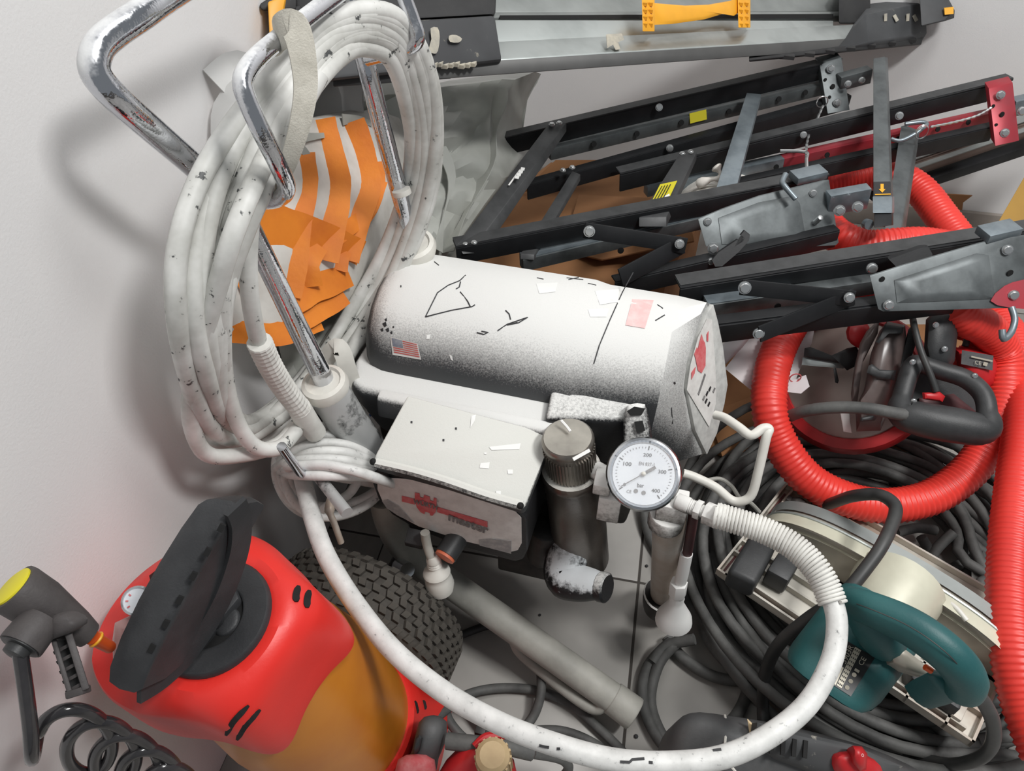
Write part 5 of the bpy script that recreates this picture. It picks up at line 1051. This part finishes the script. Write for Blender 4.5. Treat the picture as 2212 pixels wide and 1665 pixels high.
# type plate wrapped on the motor housing
bpy.context.view_layer.update()
pq = [(1830, 1384), (1890, 1420), (1838, 1504), (1792, 1474)]
tpl = patch_on('type_plate', pq, 'plate_black', obj=mh, off=.0009, parent=mh, label='black and silver type plate')
def tq(u, v):
    (ax_, ay_), (bx_, by_), (cx__, cy__), (dx_, dy_) = pq
    return ((ax_+(bx_-ax_)*u)*(1-v)+(dx_+(cx__-dx_)*u)*v, (ay_+(by_-ay_)*u)*(1-v)+(dy_+(cy__-dy_)*u)*v)
patch_on('print', [tq(.30, .02), tq(.52, .02), tq(.52, .96), tq(.30, .96)], 'plate_silver', obj=mh, off=.0014, parent=mh, n=3)
patch_on('print', [tq(.05, .55), tq(.26, .55), tq(.26, .97), tq(.05, .97)], 'plate_silver', obj=mh, off=.0014, parent=mh, n=2)
def tx(t, u0, u1, v0, v1, m):    # reads up along the plate's long side
    lettering(t, on_cover(*tq(u1, v1), .002, mh), on_cover(*tq(u1, v0), .002, mh), on_cover(*tq(u0, v1), .002, mh), m, mh)
tx('5903R', .07, .27, .04, .46, 'plate_silver'); tx('CE', .62, .80, .12, .30, 'plate_silver'); tx('1', .62, .80, .42, .48, 'plate_silver')
for k in range(3): tx('IIIIIIIIII', .32+k*.07, .36+k*.07, .06, .92, 'print_black')
for v in (.56, .72, .88):
    c = on_cover(*tq(.70, v), .002, mh); mk('print', lathe(c, toward(c), [(.0022, 0), (.0022, .0003)], 12), 'plate_silver', mh, 0)
# saw cord
SC = mk('saw_cord', tube(catm(PD([(1720, 1070, 1.12), (1775, 1090, 1.06), (1840, 1072, .955), (1895, 1068, .92), (1928, 1085, .90), (1934, 1110, .885), (1912, 1165, .86), (1880, 1215, .85), (1820, 1285, .845), (1740, 1340, .87), (1680, 1395, .90), (1652, 1460, .93), (1648, 1530, .94), (1652, 1590, .92), (1660, 1640, .90)]), 7), .0078, 10), 'cable_dark', None, 60, label='black rubber cord arching over the circular saw base', cat='cable')
mk('handle_cord', tube(catm(PD([(2092, 1485, .70), (2120, 1510, .72), (2145, 1560, .75), (2142, 1610, .79), (2110, 1640, .82), (2050, 1650, .86), (1980, 1632, .90), (1900, 1590, .95), (1850, 1560, .97)]), 7), .0072, 10), 'cable_dark', CS, 60)
# ------------------------------------------------------------------ dusty power tool in the lower right corner
GT = root('rotary_hammer', 'dusty dark grey power tool with red selector knob in the lower right', 'power tool', Zp(1650, 1640, .08))
gdn = lambda x, y: .80-.00002*(x-1600)
mk('housing', pillow([(1425, 1700), (1438, 1620), (1450, 1575), (1475, 1546), (1512, 1538), (1575, 1546), (1640, 1556), (1720, 1572), (1800, 1592), (1870, 1612), (1960, 1650), (2010, 1690), (1950, 1760), (1600, 1800), (1450, 1780)], gdn, .045, Vector((.0, .02, -.10)), 9, 2, nz=.003, nsc=40), 'tool_grey', GT, 50)
mk('side_cover', pillow([(1636, 1560), (1720, 1580), (1840, 1608), (1950, 1655), (1900, 1700), (1760, 1670), (1680, 1640), (1630, 1605)], .744, .008, Vector((0, .01, -.03)), 5, 1, nz=.002, nsc=60), 'dusty_black', GT, 40)
for k in range(4):
    mk('vent', bar(D(1668+k*24, 1590+k*3, .737), D(1666+k*24, 1628+k*3, .73), .004, .004, UP), 'hole', GT, 0)
kb = mk('selector_knob', pillow([(1798, 1642), (1802, 1628), (1830, 1622), (1870, 1630), (1902, 1654), (1905, 1690), (1830, 1690), (1802, 1660)], .735, .012, Vector((0, .005, -.02)), 4, 2), 'tool_red', GT, 50, label='red selector knob')
mk('knob_grip', pillow([(1838, 1630), (1842, 1610), (1862, 1612), (1874, 1628), (1872, 1662), (1858, 1668), (1840, 1648)], .725, .012, Vector((0, .003, -.02)), 4, 1), 'tool_red', kb, 50)
lettering('O', D(1861, 1634, .709), D(1866, 1635, .709), D(1861, 1627, .709), 'white_clean', kb)
mk('cable_tie', tube(catm(PD([(1566, 1545, .795), (1569, 1570, .772), (1566, 1610, .755), (1570, 1640, .748), (1590, 1668, .745)]), 5), .0014, 6), 'white_plastic', GT, 50)
mk('paper_scrap', pillow([(1615, 1557), (1628, 1570), (1645, 1572), (1640, 1580), (1620, 1590)], .765, .002, Vector((0, .003, 0)), 2), 'foam', GT)
# ------------------------------------------------------------------ red drill with beige collar at the bottom
DR = root('hammer_drill', 'red and black hammer drill with beige chuck collar lying at the bottom edge', 'power drill', Zp(1000, 1650, .0))
mk('handle', pillow([(905, 1560), (930, 1545), (960, 1560), (955, 1610), (940, 1645), (925, 1700), (870, 1700), (872, 1660), (890, 1620)], .80, .025, Vector((0, .02, -.05)), 6, 2), 'tool_grey', DR, 50)
mk('trigger', pillow([(898, 1592), (906, 1586), (912, 1592), (905, 1620), (895, 1628), (892, 1615)], .772, .004, Vector((0, .002, -.01)), 3, 1), 'black_plastic', DR, 40)
mk('body', pillow([(950, 1665), (985, 1620), (1020, 1600), (1060, 1600), (1110, 1640), (1100, 1700), (960, 1720)], .80, .03, Vector((0, .01, -.06)), 6, 2), 'tool_red', DR, 50)
mk('nose', pillow([(860, 1640), (900, 1628), (935, 1640), (930, 1690), (860, 1690)], .775, .012, Vector((0, .01, -.03)), 4, 2), 'fade_red', DR, 50)
ck = mk('chuck_collar', lathe(D(1066, 1640, .765), D(1066, 1640, .765)-D(1075, 1680, .83), [(.013, .02), (.0175, .016), (.018, .0), (.018, -.04)], 24), 'chuck', DR, 30, label='beige ribbed chuck collar')
xx, yy, zz_ = frame(D(1066, 1640, .765)-D(1075, 1680, .83))
ribm = mesh_of('rib', box(Vector((0, 0, 0)), (1, 0, 0), (0, 1, 0), (0, 0, 1), .0012, .0012, .024), 'chuck')
for k in range(18):
    a = 2*PI*k/18; rd = xx*math.cos(a)+yy*math.sin(a); put('rib', ribm, ck, basis(rd, zz_.cross(rd), zz_, D(1066, 1640, .765)+rd*.018-zz_*.012))
mk('grille', [tube(catm(PD([(1025, 1612, .775), (1050, 1590, .78), (1090, 1588, .785)]), 4), .004, 8)], 'tool_red', DR)
mk('metal_clip', [box(D(1040, 1575, .83), A2, B2, UP, .006, .008, .008), box(D(1052, 1582, .83), A2, B2, UP, .006, .005, .008)], 'dark_metal', DR, 30, .001)
mk('cord_sleeve', tube(catm(PD([(965, 1600, .79), (1030, 1607, .785), (1090, 1612, .785), (1150, 1625, .79)]), 5), .0088, 10), 'cable', DR, 60)
mk('drill_cord', tube(catm(PZ([(1150, 1626, .13), (1210, 1638, .09), (1228, 1660, .06), (1205, 1690, .03)]), 5), .006, 9), 'cable', DR, 60)
dc = mk('tool_cord', tube(catm(PZ([(915, 1680, .03), (908, 1620, .05), (925, 1570, .07), (960, 1535, .05), (1010, 1500, .02), (1080, 1486, .01), (1160, 1492, .01), (1230, 1520, .01), (1290, 1570, .01), (1350, 1630, .01), (1400, 1700, .01)]), 7), .0062, 9), 'cable', None, 60, label='black tool cord curving over the floor tiles below the frame tube', cat='cable')
mk('tool_cord', tube(catm(PZ([(1168, 1450, .03), (1168, 1500, .03), (1150, 1550, .015), (1110, 1590, .01), (1060, 1610, .01), (1010, 1600, .02), (972, 1560, .03), (965, 1530, .04), (985, 1512, .04), (1020, 1525, .03), (1050, 1570, .02), (1090, 1585, .012), (1150, 1578, .01), (1220, 1580, .01), (1290, 1610, .01), (1340, 1660, .01)]), 7), .0062, 9), 'cable', None, 60, label='thin black cord looped on the floor beside the red drill', cat='cable')
mk('floor_cord', tube(catm(PZ([(960, 1390, .012), (1000, 1370, .008), (1050, 1352, .008), (1085, 1350, .008)]), 5), .006, 8), 'cable_dark', None, 60, label='short dark cord on the floor emerging from behind the tyre', cat='cable')

for x, y, s_, t_ in ((1166, 1328, .0022, 'tiny dark crumb on the floor tile between pump elbow and frame tube'), (1397, 1222, .0026, 'tiny dark crumb beside the tile joint left of the suction tube'), (1374, 1590, .003, 'tiny dark crumb on the floor beyond the frame tube end')):
    mk('paint_crumb', sphere(Zp(x, y, .002), s_, UP, 7, 4, .7), 'scratch', None, 0, label=t_, cat='crumb')
# ------------------------------------------------------------------ red pressure sprayer with gun and spiral hose
Tt = D(462, 1335, .592); Bb = Vector((-.181, .345, 0)); av = (Tt-Bb).normalized(); HT = (Tt-Bb).length
PSP = root('pressure_sprayer', 'red and orange pump-up pressure sprayer with black handle by the left wall', 'pressure sprayer', Bb)
vx = Vector((1, 0, 0)); vx = (vx-av*vx.dot(av)).normalized(); vy = av.cross(vx)
def angd(t0, t): return (t-t0+PI) % (2*PI)-PI
def lobe(t, cs, wd): return max(math.exp(-(angd(math.radians(c), t)/wd)**2) for c in cs)
def ring(h, r, lobes=0.0, cs=(8, -72, 120), wd=.42, dh=0.0):
    out = []
    for k in range(72):
        t = 2*PI*k/72; lb = lobe(t, cs, wd)
        out.append(Tt-av*(h+dh*lb)+(vx*math.cos(t)+vy*math.sin(t))*(r*(1+lobes*lb)))
    return out
def hr(h, r, full, dh=0.0):
    out = []
    for k in range(96):
        t = 2*PI*k/96; lb = lobe(t, (12, -70), .36)
        back = .5-.5*math.cos(max(0, min(2*PI, (t-math.radians(38))/math.radians(215)*2*PI))) if math.radians(38) < t < math.radians(253) else 0
        back = min(1, back*1.6)
        g = max(lb*.5, back)
        out.append(Tt-av*(h+dh*lb)+(vx*math.cos(t)+vy*math.sin(t))*(r+(full-r)*g+(.024*max(0, math.cos(t-math.radians(186)))**2*min(1, h/.02) if h > 0 else 0)))
    return out
head = mk('tank_head', ring_loft([hr(.004, .040, .040), hr(.0, .047, .047), hr(.0, .056, .058), hr(.004, .062, .068), hr(.011, .066, .079), hr(.020, .068, .087), hr(.026, .069, .0905), hr(.044, .069, .094), hr(.064, .070, .096, .006), hr(.078, .071, .096, .020), hr(.084, .0705, .0945, .024), hr(.082, .066, .088, .020)], True, True), 'can_red', PSP, 30, label='red plastic head with vent slots')
mk('tank', lathe(Tt, -av, [(.062, .05), (.067, .085), (.076, .13), (.082, .18), (.083, .26), (.082, .32), (.078, .40)], 48), 'can_orange', PSP, 50, label='translucent orange tank')
bs_ = mk('foot_ring', ring_loft([ring(.318, .084), ring(.322, .088), ring(.36, .090, .03, (30, -60, 150, -150)), ring(.41, .094, .16, (30, -60, 150, -150), .35), ring(HT-.012, .098, .20, (30, -60, 150, -150), .33), ring(HT-.002, .096, .19, (30, -60, 150, -150), .33)]), 'can_red', PSP, 40, label='red flared foot ring')
bpy.context.view_layer.update()
def slot(par, obj, pix, wd):
    pts = [on_cover(x, y, .0012, obj) for x, y in pix]
    c = catm(pts, 4)
    return mk('vent_slot', ribbon(c, [wd*min(1, .45+2.2*min(i/(len(c)-1), 1-i/(len(c)-1))) for i in range(len(c))], .0022, [toward(p) for p in c]), 'hole', par, 0)
for pix in ([(489, 1586), (505, 1558), (537, 1524)], [(513, 1596), (530, 1568), (562, 1533)]): slot(head, head, pix, .0045)
for pix in ([(645, 1266), (640, 1284), (641, 1299)], [(668, 1276), (664, 1294), (664, 1312)]): slot(head, head, pix, .0055)
for pix in ([(896, 1514), (902, 1540)], [(914, 1512), (919, 1532)]): slot(bs_, bs_, pix, .005)
# black collar ring, well and pump hub
hub = mk('collar_disc', lathe(Tt+av*.002, av, [(.0255, -.006), (.026, .003), (.028, .0045), (.0455, .0045), (.0475, .002), (.0475, -.01)], 48), 'can_black', PSP, 40, label='black ring around the pump well')
mk('well', lathe(Tt, av, [(.0258, -.03), (.0258, .002)], 32), 'hole', hub, 40)
mk('pump_hub', [box(Tt+vx*.006+vy*-.006+av*.0, (vx+vy*1.6), (vy-vx*.6), av, .026, .005, .010), lathe(Tt+vx*.012-vy*.004, av, [(.012, -.02), (.012, .003), (.009, .005)], 18)], 'can_black', PSP, 40, .003)
# handle
hdl = mk('pump_handle', pillow([(236, 1472), (238, 1440), (262, 1375), (300, 1295), (345, 1215), (392, 1140), (428, 1090), (446, 1079), (470, 1078), (500, 1082), (514, 1092), (508, 1108), (470, 1170), (420, 1265), (370, 1360), (330, 1440), (308, 1488), (290, 1496), (258, 1488)], lambda x, y: .515+.00004*(1480-y), .006, Vector((.012, .022, -.022)), 6, 1), 'can_black', PSP, 45, label='black loop handle')
ho = catm(PD([(508, 1094, .523), (519, 1130, .535), (514, 1190, .548), (488, 1270, .556), (450, 1345, .558), (400, 1415, .553), (350, 1462, .542), (300, 1493, .524)]), 6)
mk('handle_loop', ribbon(ho, .018, .004, [(vx*.9-vy*.4+toward(p)*.25).normalized() for p in ho]), 'can_black', hdl, 45)
mk('handle_web', pillow([(505, 1110), (512, 1140), (505, 1195), (480, 1268), (442, 1340), (392, 1408), (345, 1452), (312, 1482), (345, 1425), (400, 1315), (450, 1220)], .553, .0, Vector((.002, .004, -.004)), 3, ctr=(425, 1330)), 'can_black', hdl, 45)
mk('handle_well', pillow([(435, 1250), (430, 1275), (415, 1310), (395, 1345), (362, 1392), (375, 1350), (395, 1310), (420, 1262)], .549, .0, Vector((.002, .004, -.004)), 3), 'hole', hdl, 0)
for k in range(6):
    x = 482-k*30; y = 1132+k*52
    mk('notch', bar(D(x, y, .513), D(x-8, y+15, .513), .004, .003, toward(D(x, y, .51))), 'hole', hdl, 0)
mk('handle_stem', tube([D(440, 1330, .565), Tt], .011, 14), 'can_black', PSP)
# small gauge and clear relief window on the head
gq = D(297, 1298, .585); gnn = (toward(gq)*.8+av*.5).normalized()
pg = mk('pressure_gauge', lathe(gq, gnn, [(.0105, -.02), (.0115, .0), (.0115, .003), (.0100, .004), (.0095, .002)], 28), 'steel', PSP, 40)
mk('dial', lathe(gq, gnn, [(.0098, .0018), (.0098, .0024)], 24), 'dial', pg, 30)
gx2, gy2, _ = frame(gnn, UP)
mk('dial_mark', [bar(gq+gnn*.003+gx2*(.006*math.cos(a))+gy2*(.006*math.sin(a)), gq+gnn*.003+gx2*(.008*math.cos(a))+gy2*(.008*math.sin(a)), .0012, .0002, gnn) for a in (.4, 1.1, 1.8, 2.6, 3.3, 4.0)], 'fade_red', pg, 0)
mk('relief_window', pillow([(248, 1345), (262, 1342), (285, 1348), (282, 1400), (262, 1430), (244, 1425), (243, 1380)], .578, .008, Vector((.01, .015, -.01)), 5, 1), 'clear', PSP, 45)
mk('head_recess', pillow([(322, 1243), (345, 1225), (366, 1208), (358, 1232), (338, 1250), (324, 1252)], .583, 0, Vector((.004, .008, -.01)), 2), 'rim', PSP, 40)
# gun
GN = root('spray_gun', 'black spray gun with yellow end cap and lever hooked beside the red sprayer', 'spray gun', D(100, 1350, .5)-UP*.08)
g0 = D(28, 1268, .49); g1 = D(205, 1380, .525); ga = (g1-g0).normalized(); GL = (g1-g0).length
mk('barrel', tube([g0, g0+ga*.003, g0+ga*(GL*.3), g0+ga*(GL*.55), g0+ga*(GL*.75), g0+ga*(GL*.92)], [.0165, .0172, .0168, .0140, .0118, .0090], 22), 'gun_black', GN, 50)
mk('end_cap', lathe(g0, -ga, [(.0140, -.002), (.0140, .0012), (.012, .002)], 26), 'cap_yellow', GN, 40, label='yellow end cap')
c0 = D(92, 1335, .492); c1 = D(44, 1396, .478)
ng = (c1-c0).normalized()
cn = mk('hose_grip', tube([c0, c0+(c1-c0)*.2, c0+(c1-c0)*.9, c1], [.0120, .0135, .0140, .0138], 20), 'gun_black', GN, 45)
mk('grip_end', lathe(c1, ng, [(.0125, -.002), (.0125, .0008), (.008, .0012), (.0075, .006), (.0045, .007)], 20), 'black_plastic', cn, 40)
fr_ = [D(118, 1350, .497), D(150, 1500, .497), D(182, 1488, .50), D(150, 1340, .50)]
lv = mk('trigger_lever', [bar(D(112, 1370, .500), D(153, 1502, .492), .0032, .010, toward(D(130, 1440, .5))), bar(D(142, 1350, .500), D(186, 1490, .492), .0045, .010, toward(D(160, 1420, .5))), bar(D(150, 1500, .492), D(188, 1488, .492), .0050, .010, toward(D(160, 1490, .5)))], 'gun_black', GN, 30, .001)
for k in range(5):
    t = .28+k*.16
    a = D(112, 1370, .502).lerp(D(153, 1502, .494), t); b = D(146, 1358, .502).lerp(D(186, 1490, .494), t-.04)
    mk('rung', bar(a, b, .0022, .008, toward(a)), 'gun_black', lv, 0)
mk('lever_back', prism([D(116, 1376, .506), D(150, 1362, .506), D(186, 1484, .500), D(156, 1498, .500)], toward(D(150, 1430, .5))*-.002), 'black_plastic', lv, 0)
mk('guard', pillow([(100, 1345), (125, 1325), (160, 1335), (165, 1355), (130, 1375), (105, 1378)], .488, .004, Vector((.003, .006, -.006)), 4, 2), 'gun_black', GN, 45)
mk('outlet_pipe', tube(PD([(198, 1376, .524), (212, 1384, .53), (238, 1398, .545)]), [.0052, .0048, .0044], 12), 'orange_pipe', GN, 50)
mk('outlet_ring', lathe(D(208, 1381, .527), ga, [(.0056, -.001), (.0062, 0), (.0056, .001)], 16), 'yellow_plastic', GN)
hp = PD([(42, 1400, .476), (48, 1440, .476), (58, 1510, .478), (66, 1580, .482), (68, 1625, .488), (70, 1640, .500), (74, 1620, .512), (80, 1585, .516)])
hx_ = []
for i in range(0, 6*18):
    t = i/18; s = t/6
    a = PI*1.05+2*PI*t
    R = 66-26*s; cx_ = 148+62*t-2.2*t*t; cy_ = 1592+20*t+1.5*t*t
    hx_.append(D(cx_+R*math.cos(a)+.0*R, cy_+R*math.sin(a), .515+.018*t+.022*math.sin(a+.6)))
mk('spiral_hose', tube(catm(hp+hx_, 3), .0047, 10), 'hose_gloss', None, 60, label='glossy black spiral hose hanging from the spray gun', cat='hose')
